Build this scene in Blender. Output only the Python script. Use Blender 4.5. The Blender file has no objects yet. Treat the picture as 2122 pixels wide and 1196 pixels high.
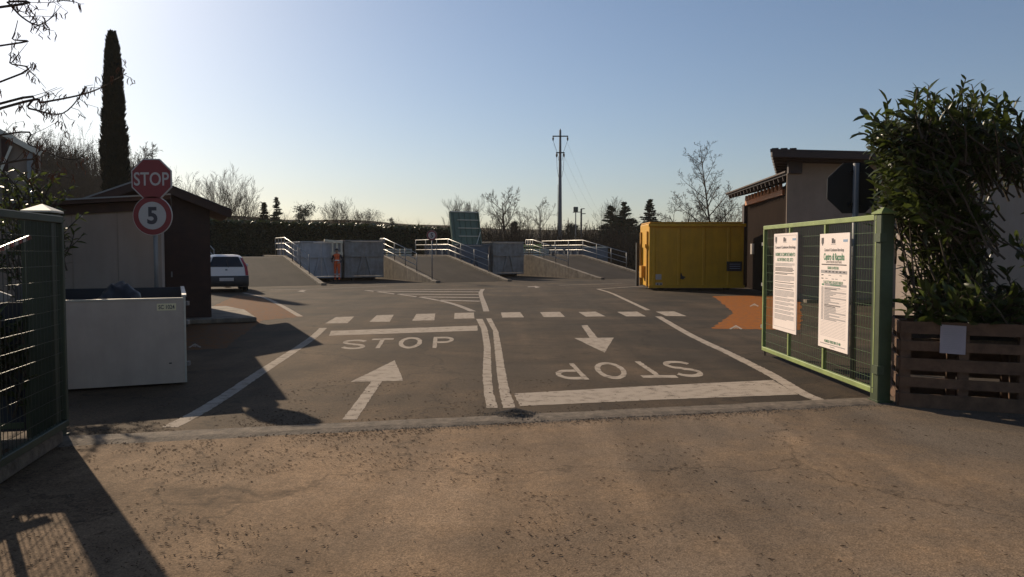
import bpy, bmesh, math, random
from mathutils import Vector, Matrix, Quaternion, noise as mnoise
R = math.radians
scene = bpy.context.scene
C = scene.collection

# ------------------------------------------------------------------ camera
F, CX, CY, HOR, CAMH = 1600.0, 1061.0, 598.0, 522.0, 1.6
PITCH = math.atan((CY - HOR) / F)
cam_d = bpy.data.cameras.new('camera')
cam = bpy.data.objects.new('camera', cam_d); C.objects.link(cam)
cam.location = (0, 0, CAMH)
cam.rotation_euler = (math.pi / 2 - PITCH, 0, 0)
cam_d.sensor_width = 36; cam_d.lens = F / 2122 * 36
cam_d.clip_start = 0.05; cam_d.clip_end = 6000
scene.camera = cam
# ------------------------------------------------------------------ sky, sun, exposure
SUN_EL, SUN_AZ = R(27), R(-36.9)            # azimuth from +Y, positive towards +X
w = bpy.data.worlds.new('World'); scene.world = w; w.use_nodes = True
nt = w.node_tree; bg = nt.nodes['Background']
sky = nt.nodes.new('ShaderNodeTexSky'); sky.sky_type = 'NISHITA'; sky.sun_disc = False
sky.sun_elevation = SUN_EL; sky.sun_rotation = SUN_AZ
sky.altitude = 200; sky.air_density = 1.0; sky.dust_density = 0.95; sky.ozone_density = 3.3
nt.links.new(sky.outputs[0], bg.inputs[0]); bg.inputs[1].default_value = 0.08
sun_d = bpy.data.lights.new('sun', 'SUN'); sun_d.energy = 5.0; sun_d.angle = R(0.53); sun_d.color = (1.0, 0.83, 0.62)
sun = bpy.data.objects.new('sun', sun_d); C.objects.link(sun)
SUNV = Vector((math.sin(SUN_AZ) * math.cos(SUN_EL), math.cos(SUN_AZ) * math.cos(SUN_EL), math.sin(SUN_EL)))
sun.rotation_euler = SUNV.to_track_quat('Z', 'Y').to_euler(); sun.location = (-20, 30, 30)
vs = scene.view_settings
vs.view_transform = 'Standard'; vs.look = 'None'; vs.gamma = 1.0; vs.exposure = 0.15; vs.use_curve_mapping = False
scene.cycles.max_bounces = 6; scene.cycles.transparent_max_bounces = 8

# ------------------------------------------------------------------ survey helpers (photo measurements -> metres)
ca, sa = math.cos(PITCH), math.sin(PITCH)
def ray(px, py): return Vector((px - CX, F * ca + (CY - py) * sa, -F * sa + (CY - py) * ca))
def gp(px, py, z=0.0):
    r = ray(px, py); t = (z - CAMH) / r.z
    return (r.x * t, r.y * t)
def at(px, py, Y):
    r = ray(px, py); t = Y / r.y
    return Vector((r.x * t, Y, CAMH + r.z * t))

# ------------------------------------------------------------------ materials
MATS = {}
def mat(name, col, rough=0.6, metal=0.0, var=0.15, scale=6.0, bump=0.0, bscale=60.0, col2=None, spec=0.5, trans=0.0, coord='Object', streak=0.0):
    if name in MATS: return MATS[name]
    m = bpy.data.materials.new(name); m.use_nodes = True; MATS[name] = m
    n, l = m.node_tree.nodes, m.node_tree.links
    b = n['Principled BSDF']
    b.inputs['Roughness'].default_value = rough; b.inputs['Metallic'].default_value = metal
    b.inputs['Specular IOR Level'].default_value = spec
    tc = n.new('ShaderNodeTexCoord')
    nz = n.new('ShaderNodeTexNoise'); nz.inputs['Scale'].default_value = scale; nz.inputs['Detail'].default_value = 6; nz.inputs['Roughness'].default_value = 0.65
    l.new(tc.outputs[coord], nz.inputs['Vector'])
    rp = n.new('ShaderNodeValToRGB')
    c = Vector(col); d = Vector(col2) if col2 else c * (1 - var)
    hi = c * (1 + var * 0.6) if not col2 else c
    rp.color_ramp.elements[0].position = 0.32; rp.color_ramp.elements[1].position = 0.7
    rp.color_ramp.elements[0].color = (*d, 1); rp.color_ramp.elements[1].color = (*hi, 1)
    l.new(nz.outputs['Fac'], rp.inputs[0]); colout = rp.outputs[0]
    if streak:      # rain and rust runs: noise drawn out along the height
        mp = n.new('ShaderNodeMapping'); mp.inputs['Scale'].default_value = (2.6, 2.6, 0.45); l.new(tc.outputs['Object'], mp.inputs[0])
        sn = n.new('ShaderNodeTexNoise'); sn.inputs['Scale'].default_value = 1.6; sn.inputs['Detail'].default_value = 7; sn.inputs['Roughness'].default_value = 0.65; l.new(mp.outputs[0], sn.inputs['Vector'])
        sr = n.new('ShaderNodeValToRGB'); sr.color_ramp.elements[0].position = 0.30; sr.color_ramp.elements[1].position = 0.62; sr.color_ramp.elements[0].color = (1 - streak, 1 - streak * 1.12, 1 - streak * 1.25, 1); sr.color_ramp.elements[1].color = (1, 1, 1, 1); l.new(sn.outputs['Fac'], sr.inputs[0])
        mu = n.new('ShaderNodeMix'); mu.data_type = 'RGBA'; mu.blend_type = 'MULTIPLY'; mu.inputs[0].default_value = 1.0; l.new(colout, mu.inputs[6]); l.new(sr.outputs[0], mu.inputs[7]); colout = mu.outputs[2]
    l.new(colout, b.inputs['Base Color'])
    if bump:
        bz = n.new('ShaderNodeTexNoise'); bz.inputs['Scale'].default_value = bscale; bz.inputs['Detail'].default_value = 4
        l.new(tc.outputs[coord], bz.inputs['Vector'])
        bp = n.new('ShaderNodeBump'); bp.inputs['Strength'].default_value = bump; bp.inputs['Distance'].default_value = 0.02
        l.new(bz.outputs['Fac'], bp.inputs['Height']); l.new(bp.outputs[0], b.inputs['Normal'])
    if trans:
        tr = n.new('ShaderNodeBsdfTranslucent'); mx = n.new('ShaderNodeMixShader'); mx.inputs[0].default_value = trans
        l.new(colout, tr.inputs[0])
        l.new(b.outputs[0], mx.inputs[1]); l.new(tr.outputs[0], mx.inputs[2])
        l.new(mx.outputs[0], n['Material Output'].inputs['Surface'])
    return m

def asphalt(name, base, dust, dust_amt, grit=1.0, humus=None):
    m = bpy.data.materials.new(name); m.use_nodes = True; MATS[name] = m
    n, l = m.node_tree.nodes, m.node_tree.links
    b = n['Principled BSDF']; b.inputs['Roughness'].default_value = 0.9; b.inputs['Specular IOR Level'].default_value = 0.12
    tc = n.new('ShaderNodeTexCoord')
    def nz(scale, detail=6, rough=0.6, dist=0.0):
        x = n.new('ShaderNodeTexNoise'); x.inputs['Scale'].default_value = scale; x.inputs['Detail'].default_value = detail
        x.inputs['Roughness'].default_value = rough; x.inputs['Distortion'].default_value = dist
        l.new(tc.outputs['Object'], x.inputs['Vector']); return x
    def ramp(src, p0, p1, c0, c1):
        r = n.new('ShaderNodeValToRGB'); r.color_ramp.elements[0].position = p0; r.color_ramp.elements[1].position = p1
        r.color_ramp.elements[0].color = (*c0, 1); r.color_ramp.elements[1].color = (*c1, 1); l.new(src, r.inputs[0]); return r
    def mix(fac, a, c, mode='MIX'):
        x = n.new('ShaderNodeMix'); x.data_type = 'RGBA'; x.blend_type = mode
        if isinstance(fac, (int, float)): x.inputs[0].default_value = fac
        else: l.new(fac, x.inputs[0])
        for k, s in ((6, a), (7, c)):
            if isinstance(s, tuple): x.inputs[k].default_value = (*s, 1)
            else: l.new(s, x.inputs[k])
        return x.outputs[2]
    # stones of the aggregate
    vo = n.new('ShaderNodeTexVoronoi'); vo.inputs['Scale'].default_value = 120; l.new(tc.outputs['Object'], vo.inputs['Vector'])
    bw = n.new('ShaderNodeRGBToBW'); l.new(vo.outputs['Color'], bw.inputs[0])
    sp = ramp(bw.outputs[0], 0.12, 0.9, (1 - 0.45 * grit,) * 3, (1 + 0.75 * grit,) * 3)
    sf = nz(260, 3, 0.7); sq = ramp(sf.outputs['Fac'], 0.3, 0.75, (0.72,) * 3, (1.3,) * 3)
    st = n.new('ShaderNodeRGB'); st.outputs[0].default_value = (*base, 1)
    patch = nz(0.55, 8, 0.62, 0.4); med = nz(3.1, 8, 0.7)
    pr = ramp(patch.outputs['Fac'], 0.40, 0.62, (0, 0, 0), (1, 1, 1)); mr = ramp(med.outputs['Fac'], 0.35, 0.7, (0.25,) * 3, (1,) * 3)
    mm = n.new('ShaderNodeMath'); mm.operation = 'MULTIPLY'; l.new(pr.outputs[0], mm.inputs[0]); l.new(mr.outputs[0], mm.inputs[1])
    m2 = n.new('ShaderNodeMath'); m2.operation = 'MULTIPLY'; l.new(mm.outputs[0], m2.inputs[0]); m2.inputs[1].default_value = dust_amt
    # dust is thickest towards the left lane and the gate, it thins out to the right
    sx = n.new('ShaderNodeSeparateXYZ'); l.new(tc.outputs['Object'], sx.inputs[0])
    mp = n.new('ShaderNodeMapRange'); mp.inputs[1].default_value = -4.0; mp.inputs[2].default_value = 3.5; mp.inputs[3].default_value = 0.95 * dust_amt; mp.inputs[4].default_value = 0.0
    l.new(sx.outputs[0], mp.inputs[0])
    my = n.new('ShaderNodeMapRange'); my.inputs[1].default_value = 9; my.inputs[2].default_value = 20; my.inputs[3].default_value = 1; my.inputs[4].default_value = 0.15
    l.new(sx.outputs[1], my.inputs[0])
    m3 = n.new('ShaderNodeMath'); m3.operation = 'MULTIPLY'; l.new(mp.outputs[0], m3.inputs[0]); l.new(my.outputs[0], m3.inputs[1])
    m4 = n.new('ShaderNodeMath'); m4.operation = 'ADD'; m4.use_clamp = True; l.new(m2.outputs[0], m4.inputs[0]); l.new(m3.outputs[0], m4.inputs[1])
    fine = nz(22, 5, 0.7); dr = ramp(fine.outputs['Fac'], 0.3, 0.75, tuple(x * 0.72 for x in dust), tuple(x * 1.22 for x in dust))
    col = mix(m4.outputs[0], st.outputs[0], dr.outputs[0])
    if humus:      # dark crumbled plant litter trodden in under the tree on the left
        hx = n.new('ShaderNodeMapRange'); hx.inputs[1].default_value = -3.2; hx.inputs[2].default_value = 1.6; hx.inputs[3].default_value = 1.0; hx.inputs[4].default_value = 0.0; l.new(sx.outputs[0], hx.inputs[0])
        hn = nz(1.7, 9, 0.72, 0.6); hr = ramp(hn.outputs['Fac'], 0.34, 0.60, (0.25,) * 3, (1,) * 3); hm = n.new('ShaderNodeMath'); hm.operation = 'MULTIPLY'; l.new(hx.outputs[0], hm.inputs[0]); l.new(hr.outputs[0], hm.inputs[1])
        hf = nz(34, 4, 0.75); hc = ramp(hf.outputs['Fac'], 0.35, 0.7, tuple(x * 0.6 for x in humus), tuple(x * 1.45 for x in humus)); col = mix(hm.outputs[0], col, hc.outputs[0])
    col = mix(0.62, col, sp.outputs[0], 'MULTIPLY'); col = mix(0.8, col, sq.outputs[0], 'MULTIPLY')
    # tonal blotches and old repairs
    big = nz(0.22, 5, 0.55, 1.2); br = ramp(big.outputs['Fac'], 0.36, 0.64, (0.66,) * 3, (1.18,) * 3)
    col = mix(1.0, col, br.outputs[0], 'MULTIPLY')
    mpn = n.new('ShaderNodeMapping'); mpn.inputs['Scale'].default_value = (1.5, 0.10, 1); mpn.inputs['Rotation'].default_value = (0, 0, 0.12); l.new(tc.outputs['Object'], mpn.inputs[0])
    tn = n.new('ShaderNodeTexNoise'); tn.inputs['Scale'].default_value = 1.0; tn.inputs['Detail'].default_value = 5; tn.inputs['Roughness'].default_value = 0.6; l.new(mpn.outputs[0], tn.inputs['Vector'])
    tr_ = ramp(tn.outputs['Fac'], 0.38, 0.64, (0.80,) * 3, (1.16,) * 3); col = mix(0.9, col, tr_.outputs[0], 'MULTIPLY')
    # oil and tyre marks
    oil = nz(1.3, 3, 0.5, 0.8); orr = ramp(oil.outputs['Fac'], 0.64, 0.78, (1,) * 3, (0.62,) * 3)
    col = mix(1.0, col, orr.outputs[0], 'MULTIPLY')
    # hairline cracks
    vc = n.new('ShaderNodeTexVoronoi'); vc.feature = 'DISTANCE_TO_EDGE'; vc.inputs['Scale'].default_value = 0.28
    wn = nz(1.6, 4, 0.6); vm = n.new('ShaderNodeVectorMath'); vm.operation = 'MULTIPLY_ADD'; vm.inputs[1].default_value = (1.1, 1.1, 0); l.new(wn.outputs['Color'], vm.inputs[0]); l.new(tc.outputs['Object'], vm.inputs[2])
    l.new(vm.outputs[0], vc.inputs['Vector'])
    cr = ramp(vc.outputs['Distance'], 0.0, 0.006, (0.45,) * 3, (1,) * 3)
    col = mix(0.8, col, cr.outputs[0], 'MULTIPLY')
    l.new(col, b.inputs['Base Color'])
    bz = nz(210, 2, 0.6); ad = n.new('ShaderNodeMath'); ad.operation = 'ADD'; l.new(bz.outputs['Fac'], ad.inputs[0]); l.new(vo.outputs['Distance'], ad.inputs[1])
    bp = n.new('ShaderNodeBump'); bp.inputs['Strength'].default_value = 0.35 * grit; bp.inputs['Distance'].default_value = 0.004
    l.new(ad.outputs[0], bp.inputs['Height']); l.new(bp.outputs[0], b.inputs['Normal'])
    return m

def road_paint(name, col, wear=0.5):
    """worn paint: noise eats holes through which the asphalt colour shows"""
    m = bpy.data.materials.new(name); m.use_nodes = True; MATS[name] = m
    n, l = m.node_tree.nodes, m.node_tree.links
    b = n['Principled BSDF']; b.inputs['Roughness'].default_value = 0.9; b.inputs['Specular IOR Level'].default_value = 0.08
    tc = n.new('ShaderNodeTexCoord')
    a = n.new('ShaderNodeTexNoise'); a.inputs['Scale'].default_value = 75; a.inputs['Detail'].default_value = 5; a.inputs['Roughness'].default_value = 0.75
    c = n.new('ShaderNodeTexNoise'); c.inputs['Scale'].default_value = 7.0; c.inputs['Detail'].default_value = 8
    l.new(tc.outputs['Object'], a.inputs['Vector']); l.new(tc.outputs['Object'], c.inputs['Vector'])
    ad = n.new('ShaderNodeMath'); ad.operation = 'ADD'; l.new(a.outputs['Fac'], ad.inputs[0]); l.new(c.outputs['Fac'], ad.inputs[1])
    r = n.new('ShaderNodeValToRGB'); r.color_ramp.elements[0].position = 0.33 + 0.1 * wear; r.color_ramp.elements[1].position = 0.47 + 0.12 * wear
    dv = n.new('ShaderNodeMath'); dv.operation = 'MULTIPLY'; dv.inputs[1].default_value = 0.5; l.new(ad.outputs[0], dv.inputs[0]); l.new(dv.outputs[0], r.inputs[0])
    r.color_ramp.elements[0].color = (0.09, 0.07, 0.052, 1); r.color_ramp.elements[1].color = (*col, 1)
    l.new(r.outputs[0], b.inputs['Base Color'])
    bp = n.new('ShaderNodeBump'); bp.inputs['Strength'].default_value = 0.4; bp.inputs['Distance'].default_value = 0.005
    l.new(a.outputs['Fac'], bp.inputs['Height']); l.new(bp.outputs[0], b.inputs['Normal'])
    return m

M_yard = asphalt('yard_asphalt', (0.040, 0.031, 0.0225), (0.115, 0.077, 0.046), 0.8, 0.9)
M_deck = asphalt('deck_asphalt', (0.036, 0.029, 0.024), (0.075, 0.055, 0.038), 0.25, 0.7)
M_road = asphalt('road_asphalt', (0.142, 0.112, 0.085), (0.285, 0.190, 0.113), 0.95, 1.0, (0.135, 0.085, 0.048))
M_paint = road_paint('road_paint', (0.37, 0.31, 0.25), 0.2)
M_paint_far = road_paint('far_road_paint', (0.34, 0.29, 0.245), 0.2)
M_orange = road_paint('orange_paint', (0.29, 0.092, 0.012), 0.34)
M_shadeorange = road_paint('shaded_orange_paint', (0.17, 0.068, 0.02), 0.62)  # more worn orange, browned to hold the shade of hut and car
M_conc = mat('concrete', (0.25, 0.205, 0.155), 0.9, streak=0.45, var=0.45, scale=2.5, bump=0.4, bscale=40)
M_kerb = mat('kerb_concrete', (0.165, 0.125, 0.088), 0.95, var=0.55, scale=9, bump=0.5, bscale=60)
M_grass = mat('grass_ground', (0.075, 0.085, 0.03), 0.95, spec=0.05, var=0.5, scale=0.4, bump=0.6, bscale=8, col2=(0.09, 0.07, 0.04))
M_hill = mat('hill_ground', (0.028, 0.03, 0.02), 1.0, var=0.4, scale=0.03, col2=(0.03, 0.022, 0.017), spec=0.0)
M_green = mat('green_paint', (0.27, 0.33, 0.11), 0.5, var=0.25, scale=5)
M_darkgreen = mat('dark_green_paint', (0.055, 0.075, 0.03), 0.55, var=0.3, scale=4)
M_shadegreen = mat('shaded_green_paint', (0.034, 0.044, 0.022), 0.6, var=0.3, scale=4)  # gate green darkened: shade on the left post and leaf put into it
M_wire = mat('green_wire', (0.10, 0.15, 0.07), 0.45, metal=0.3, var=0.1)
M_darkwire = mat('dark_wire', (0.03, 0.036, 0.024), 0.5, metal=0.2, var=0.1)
M_steel = mat('galvanised_steel', (0.42, 0.40, 0.37), 0.42, metal=0.9, var=0.15, scale=12)
M_grey_post = mat('grey_post', (0.22, 0.215, 0.21), 0.5, metal=0.3, var=0.15)
M_white = mat('white_panel', (0.47, 0.375, 0.305), 0.5, var=0.12, scale=2.2, streak=0.10)
M_whitewall = mat('white_wall', (0.31, 0.245, 0.20), 0.8, streak=0.12, var=0.12, scale=1.2)
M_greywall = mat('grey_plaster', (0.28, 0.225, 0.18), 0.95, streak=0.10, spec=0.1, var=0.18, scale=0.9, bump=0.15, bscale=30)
M_shadebrown = mat('shaded_brown_plaster', (0.020, 0.0125, 0.0095), 1.0, var=0.2, scale=1.2, spec=0.03)  # near-black brown: the wall's shade is put into its colour
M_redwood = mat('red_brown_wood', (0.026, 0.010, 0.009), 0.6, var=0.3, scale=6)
M_orangewood = mat('orange_wood', (0.50, 0.22, 0.10), 0.65, var=0.2, scale=6)
M_darkwood = mat('dark_brown_wood', (0.05, 0.02, 0.011), 0.7, var=0.3, scale=5)
M_pallet = mat('pallet_wood', (0.14, 0.075, 0.042), 0.85, var=0.4, scale=9)
M_yellow = mat('yellow_paint', (0.70, 0.36, 0.002), 0.5, streak=0.16, var=0.14, scale=1.4)
M_yellowdirty = mat('yellow_trim', (0.6, 0.29, 0.006), 0.5, var=0.3, scale=4)
M_black = mat('black_paint', (0.012, 0.012, 0.013), 0.5, var=0.2)
M_signback = mat('sign_back', (0.02, 0.02, 0.022), 0.5, metal=0.3, var=0.2)
M_red = mat('sign_red', (0.23, 0.012, 0.016), 0.35, var=0.08)
M_signwhite = mat('sign_white', (0.5, 0.44, 0.4), 0.4, var=0.05)
M_plate = mat('cream_plate', (0.72, 0.62, 0.38), 0.5, var=0.08)
M_bluegrey = mat('blue_grey_paint', (0.34, 0.33, 0.31), 0.55, streak=0.3, var=0.3, scale=2.2, col2=(0.2, 0.17, 0.15))
M_paleblue = mat('pale_blue_paint', (0.44, 0.43, 0.44), 0.5, streak=0.22, var=0.2, scale=2)
M_blue = mat('blue_paint', (0.10, 0.12, 0.15), 0.5, var=0.25, scale=2)
M_navy = mat('navy_lining', (0.014, 0.015, 0.022), 0.5, var=0.2)
M_teal = mat('teal_paint', (0.10, 0.16, 0.12), 0.5, var=0.2, scale=2)
M_paletrim = mat('pale_trim', (0.62, 0.58, 0.47), 0.5, var=0.15)
M_cream = mat('cream_paint', (0.75, 0.65, 0.48), 0.6, var=0.15)
M_bark = mat('bark', (0.085, 0.066, 0.05), 0.95, var=0.3, scale=3, spec=0.2)
M_barkpale = mat('pale_bark', (0.20, 0.165, 0.13), 0.95, var=0.3, scale=3, spec=0.2)
M_needle = mat('needles', (0.028, 0.05, 0.026), 0.8, var=0.3, scale=1, spec=0.2)
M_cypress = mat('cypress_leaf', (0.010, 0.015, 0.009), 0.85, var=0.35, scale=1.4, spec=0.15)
M_leaf = mat('laurel_leaf', (0.06, 0.078, 0.016), 0.34, var=0.5, scale=2, trans=0.45)
M_hedge = mat('hedge_leaf', (0.03, 0.042, 0.013), 0.45, var=0.35, scale=1.5, trans=0.2)
M_evergreen = mat('evergreen_leaf', (0.04, 0.055, 0.028), 0.6, var=0.3, scale=1)
M_scrub = mat('scrub', (0.06, 0.046, 0.033), 0.95, var=0.4, scale=0.3, spec=0.03)
M_catkin = mat('catkin', (0.17, 0.075, 0.04), 0.9, var=0.4, scale=8, trans=0.3)
M_debris = mat('fallen_catkin', (0.09, 0.05, 0.026), 0.95, var=0.5, scale=20)
M_gravel = mat('gravel', (0.10, 0.09, 0.08), 0.95, var=0.5, scale=25)
M_glass = mat('car_glass', (0.015, 0.02, 0.025), 0.06, var=0.1)
M_carwhite = mat('car_paint', (0.82, 0.74, 0.66), 0.25, var=0.04)
M_bumper = mat('bumper_plastic', (0.035, 0.035, 0.037), 0.55, var=0.15)
M_tail = mat('tail_light', (0.38, 0.01, 0.015), 0.2, var=0.1)
M_rubber = mat('rubber', (0.018, 0.018, 0.018), 0.8, var=0.2)
M_rim = mat('wheel_trim', (0.45, 0.46, 0.47), 0.35, metal=0.7, var=0.1)
M_hivis = mat('hi_vis_orange', (0.85, 0.13, 0.03), 0.75, var=0.12, scale=14)
M_reflect = mat('reflective_band', (0.62, 0.62, 0.58), 0.35, metal=0.2, var=0.05)
M_skin = mat('skin', (0.42, 0.25, 0.17), 0.6, var=0.06)
M_dark = mat('dark_cloth', (0.025, 0.027, 0.035), 0.85, var=0.2)
M_hair = mat('dark_hair', (0.02, 0.014, 0.01), 0.6, var=0.2)
M_ink = mat('ink_black', (0.07, 0.06, 0.065), 0.7, var=0.05)
M_inkgreen = mat('ink_green', (0.05, 0.20, 0.10), 0.7, var=0.05)
M_inkgrey = mat('ink_grey', (0.36, 0.33, 0.33), 0.8, var=0.05)
M_board = mat('notice_board', (0.90, 0.78, 0.72), 0.5, var=0.03)
M_inkblue = mat('ink_blue', (0.25, 0.36, 0.50), 0.7, var=0.05)
M_paper = mat('paper', (0.40, 0.34, 0.36), 0.7, var=0.06)
M_bag = mat('black_bag', (0.006, 0.006, 0.007), 0.45, var=0.2)
M_lamp = mat('lamp_housing', (0.10, 0.09, 0.085), 0.5, var=0.2)
M_pylon = mat('pylon_concrete', (0.20, 0.19, 0.19), 0.85, var=0.2, scale=1.0)

# ------------------------------------------------------------------ mesh building
XF = None          # optional frame (matrix) in which a builder works
class MB:
    def __init__(s): s.v, s.f, s.m = [], [], []
    def add(s, vs, fs, mi=0):
        o = len(s.v); s.v.extend(Vector(p) for p in vs)
        s.f.extend(tuple(i + o for i in f) for f in fs); s.m.extend([mi] * len(fs)); return s
    def box(s, c, d, rz=0.0, mi=0, M=None):
        hx, hy, hz = d[0] / 2, d[1] / 2, d[2] / 2
        q = Matrix.Rotation(rz, 3, 'Z'); c = Vector(c)
        vs = [c + q @ Vector((x * hx, y * hy, z * hz)) for x in (-1, 1) for y in (-1, 1) for z in (-1, 1)]
        if M is not None: vs = [M @ p for p in vs]
        return s.add(vs, [(0, 1, 3, 2), (4, 6, 7, 5), (0, 4, 5, 1), (2, 3, 7, 6), (0, 2, 6, 4), (1, 5, 7, 3)], mi)
    def beam(s, a, b, wd, ht, mi=0, up=(0, 0, 1)):
        a, b = Vector(a), Vector(b); d = (b - a).normalized(); up = Vector(up)
        sd = d.cross(up)
        if sd.length < 1e-4: sd = d.cross(Vector((0, 1, 0)))
        sd.normalize(); u = sd.cross(d).normalized()
        vs = [p + sd * x * wd / 2 + u * z * ht / 2 for p in (a, b) for x in (-1, 1) for z in (-1, 1)]
        return s.add(vs, [(0, 1, 3, 2), (4, 6, 7, 5), (0, 4, 5, 1), (2, 3, 7, 6), (0, 2, 6, 4), (1, 5, 7, 3)], mi)
    def tube(s, pts, rs, n=8, mi=0, cap=True):
        pts = [Vector(p) for p in pts]; k = len(pts); o = len(s.v)
        if isinstance(rs, (int, float)): rs = [rs] * k
        ref = None
        for i, p in enumerate(pts):
            d = (pts[min(i + 1, k - 1)] - pts[max(i - 1, 0)])
            d = d.normalized() if d.length > 1e-9 else Vector((0, 0, 1))
            if ref is None: ref = d.orthogonal().normalized()
            ref = (ref - d * ref.dot(d)); ref = ref.normalized() if ref.length > 1e-6 else d.orthogonal().normalized()
            b = d.cross(ref)
            for j in range(n):
                a = 2 * math.pi * j / n
                s.v.append(p + (ref * math.cos(a) + b * math.sin(a)) * rs[i])
        for i in range(k - 1):
            for j in range(n):
                s.f.append((o + i * n + j, o + i * n + (j + 1) % n, o + (i + 1) * n + (j + 1) % n, o + (i + 1) * n + j)); s.m.append(mi)
        if cap and n > 3:
            s.f.append(tuple(o + j for j in range(n))[::-1]); s.f.append(tuple(o + (k - 1) * n + j for j in range(n))); s.m += [mi, mi]
        return s
    def prism(s, poly, axis_a, axis_b, org, ext, mi=0):
        """polygon (a,b) in the frame axis_a, axis_b from org, extruded by vector ext"""
        A, B, O, E = Vector(axis_a), Vector(axis_b), Vector(org), Vector(ext); n = len(poly)
        vs = [O + A * a + B * b for a, b in poly]; vs += [p + E for p in vs]
        fs = [tuple(range(n))[::-1], tuple(range(n, 2 * n))] + [(i, (i + 1) % n, n + (i + 1) % n, n + i) for i in range(n)]
        return s.add(vs, fs, mi)
    def sheet(s, poly, z, mi=0):
        return s.add([(x, y, z) for x, y in poly], [tuple(range(len(poly)))], mi)
    def mesh(s, name, mats, smooth=False):
        me = bpy.data.meshes.new(name); me.from_pydata([tuple(p) for p in s.v], [], s.f)
        for m in (mats if isinstance(mats, (list, tuple)) else [mats]): me.materials.append(m)
        if isinstance(mats, (list, tuple)) and len(mats) > 1: me.polygons.foreach_set('material_index', s.m)
        if smooth: me.polygons.foreach_set('use_smooth', [True] * len(me.polygons))
        me.update(); return me
    def build(s, name, mats, parent=None, smooth=False, fix=True, bevel=0.0):
        """vertices are given in world coordinates; under a parent they are moved into its frame"""
        if XF is not None: s.v = [XF @ Vector(p) for p in s.v]
        if parent is not None:
            r = parent
            while r.parent: r = r.parent
            inv = (Matrix.Translation(r.location) @ r.rotation_euler.to_matrix().to_4x4()).inverted()
            s.v = [inv @ Vector(p) for p in s.v]
        me = s.mesh(name, mats, smooth)
        if fix or bevel:
            bm = bmesh.new(); bm.from_mesh(me)
            if bevel: bmesh.ops.bevel(bm, geom=bm.edges[:], offset=bevel, segments=1, affect='EDGES')
            bmesh.ops.recalc_face_normals(bm, faces=bm.faces); bm.to_mesh(me); bm.free()
        o = bpy.data.objects.new(name, me); C.objects.link(o)
        if parent is not None: o.parent = parent
        return o
def tag(o, label=None, cat=None, group=None, kind=None):
    if label: o['label'] = label
    if cat: o['category'] = cat
    if group: o['group'] = group
    if kind: o['kind'] = kind
    return o
def thing(name, label, cat, loc=(0, 0, 0), rz=0.0, group=None):
    o = bpy.data.objects.new(name, None); C.objects.link(o); o.location = loc; o.rotation_euler = (0, 0, rz); o.empty_display_size = 0.3
    return tag(o, label, cat, group)
def dup(root, loc, rz=0.0, sc=1.0, label=None, group=None):
    r = root.copy(); C.objects.link(r); r.location = loc; r.rotation_euler = (0, 0, rz); r.scale = (sc, sc, sc)
    if label: r['label'] = label
    if group: r['group'] = group
    for ch in list(root.children):
        c = ch.copy(); C.objects.link(c); c.parent = r
        for g in list(ch.children):
            d = g.copy(); C.objects.link(d); d.parent = c
    return r
def text_geo(body, size=1.0, bold=0.0, align='CENTER', space=1.0):
    cu = bpy.data.curves.new('text', 'FONT'); cu.body = body; cu.size = size; cu.offset = bold; cu.align_x = align; cu.align_y = 'CENTER'
    cu.space_character = space; cu.resolution_u = 4
    ob = bpy.data.objects.new('text', cu); C.objects.link(ob)
    bpy.context.view_layer.update()
    me = ob.evaluated_get(bpy.context.evaluated_depsgraph_get()).to_mesh()
    vs = [v.co.copy() for v in me.vertices]; fs = [tuple(p.vertices) for p in me.polygons]
    bpy.data.objects.remove(ob); bpy.data.curves.remove(cu)
    return vs, fs
def put_text(mb, body, org, A, B, size, width=None, bold=0.0, mi=0, align='CENTER'):
    vs, fs = text_geo(body, 1.0, bold, align)
    if not vs: return
    x0, x1 = min(v.x for v in vs), max(v.x for v in vs); y0, y1 = min(v.y for v in vs), max(v.y for v in vs)
    kx = (width / (x1 - x0)) if width else size
    ky = size / max(0.35, (y1 - y0)) if width else size
    O, A, B = Vector(org), Vector(A), Vector(B); cy = (y0 + y1) / 2; cx = (x0 + x1) / 2 if align == 'CENTER' else 0
    mb.add([O + A * ((v.x - cx) * kx) + B * ((v.y - cy) * ky) for v in vs], fs, mi)

# ------------------------------------------------------------------ ground, road, yard
g = MB(); g.sheet([(-3000, -3000), (3000, -3000), (3000, 3000), (-3000, 3000)], -0.035)
tag(g.build('ground', M_grass, fix=False), kind='structure')
KA, KB = Vector((-5.6, 6.1, 0)), Vector((4.6, 8.42, 0))            # gate line
kd = (KB - KA).normalized(); kn = Vector((-kd.y, kd.x, 0))
far_l, far_r = KA - kd * 40, KB + kd * 40
road = MB(); road.sheet([tuple((far_l - kn * 30)[:2]), tuple((far_r - kn * 30)[:2]), tuple(far_r[:2]), tuple(far_l[:2])], -0.008)
tag(road.build('road', M_road, fix=False), kind='structure')
yd = MB(); yd.sheet([tuple(far_l[:2]), tuple(far_r[:2]), (40, 52), (16, 58), (-30, 50)], 0.0)
yard = tag(yd.build('yard', M_yard, fix=False), kind='structure')
kb = MB(); nseg = 40
rnd = random.Random(4)
for i in range(nseg + 1):
    p = KA.lerp(KB, i / nseg); wob = rnd.uniform(-0.012, 0.012)
    for off, z in ((-0.24 + wob, -0.014), (-0.10 + wob, 0.010), (0.07 + wob * 0.5, 0.018), (0.11 + wob * 0.5, -0.01)):
        q = p + kn * off; kb.v.append(Vector((q.x, q.y, z + rnd.uniform(-0.003, 0.003))))
for i in range(nseg):
    for j in range(3): kb.f.append((i * 4 + j, i * 4 + j + 1, i * 4 + j + 5, i * 4 + j + 4)); kb.m.append(0)
tag(kb.build('kerb', M_kerb), kind='structure')

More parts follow.
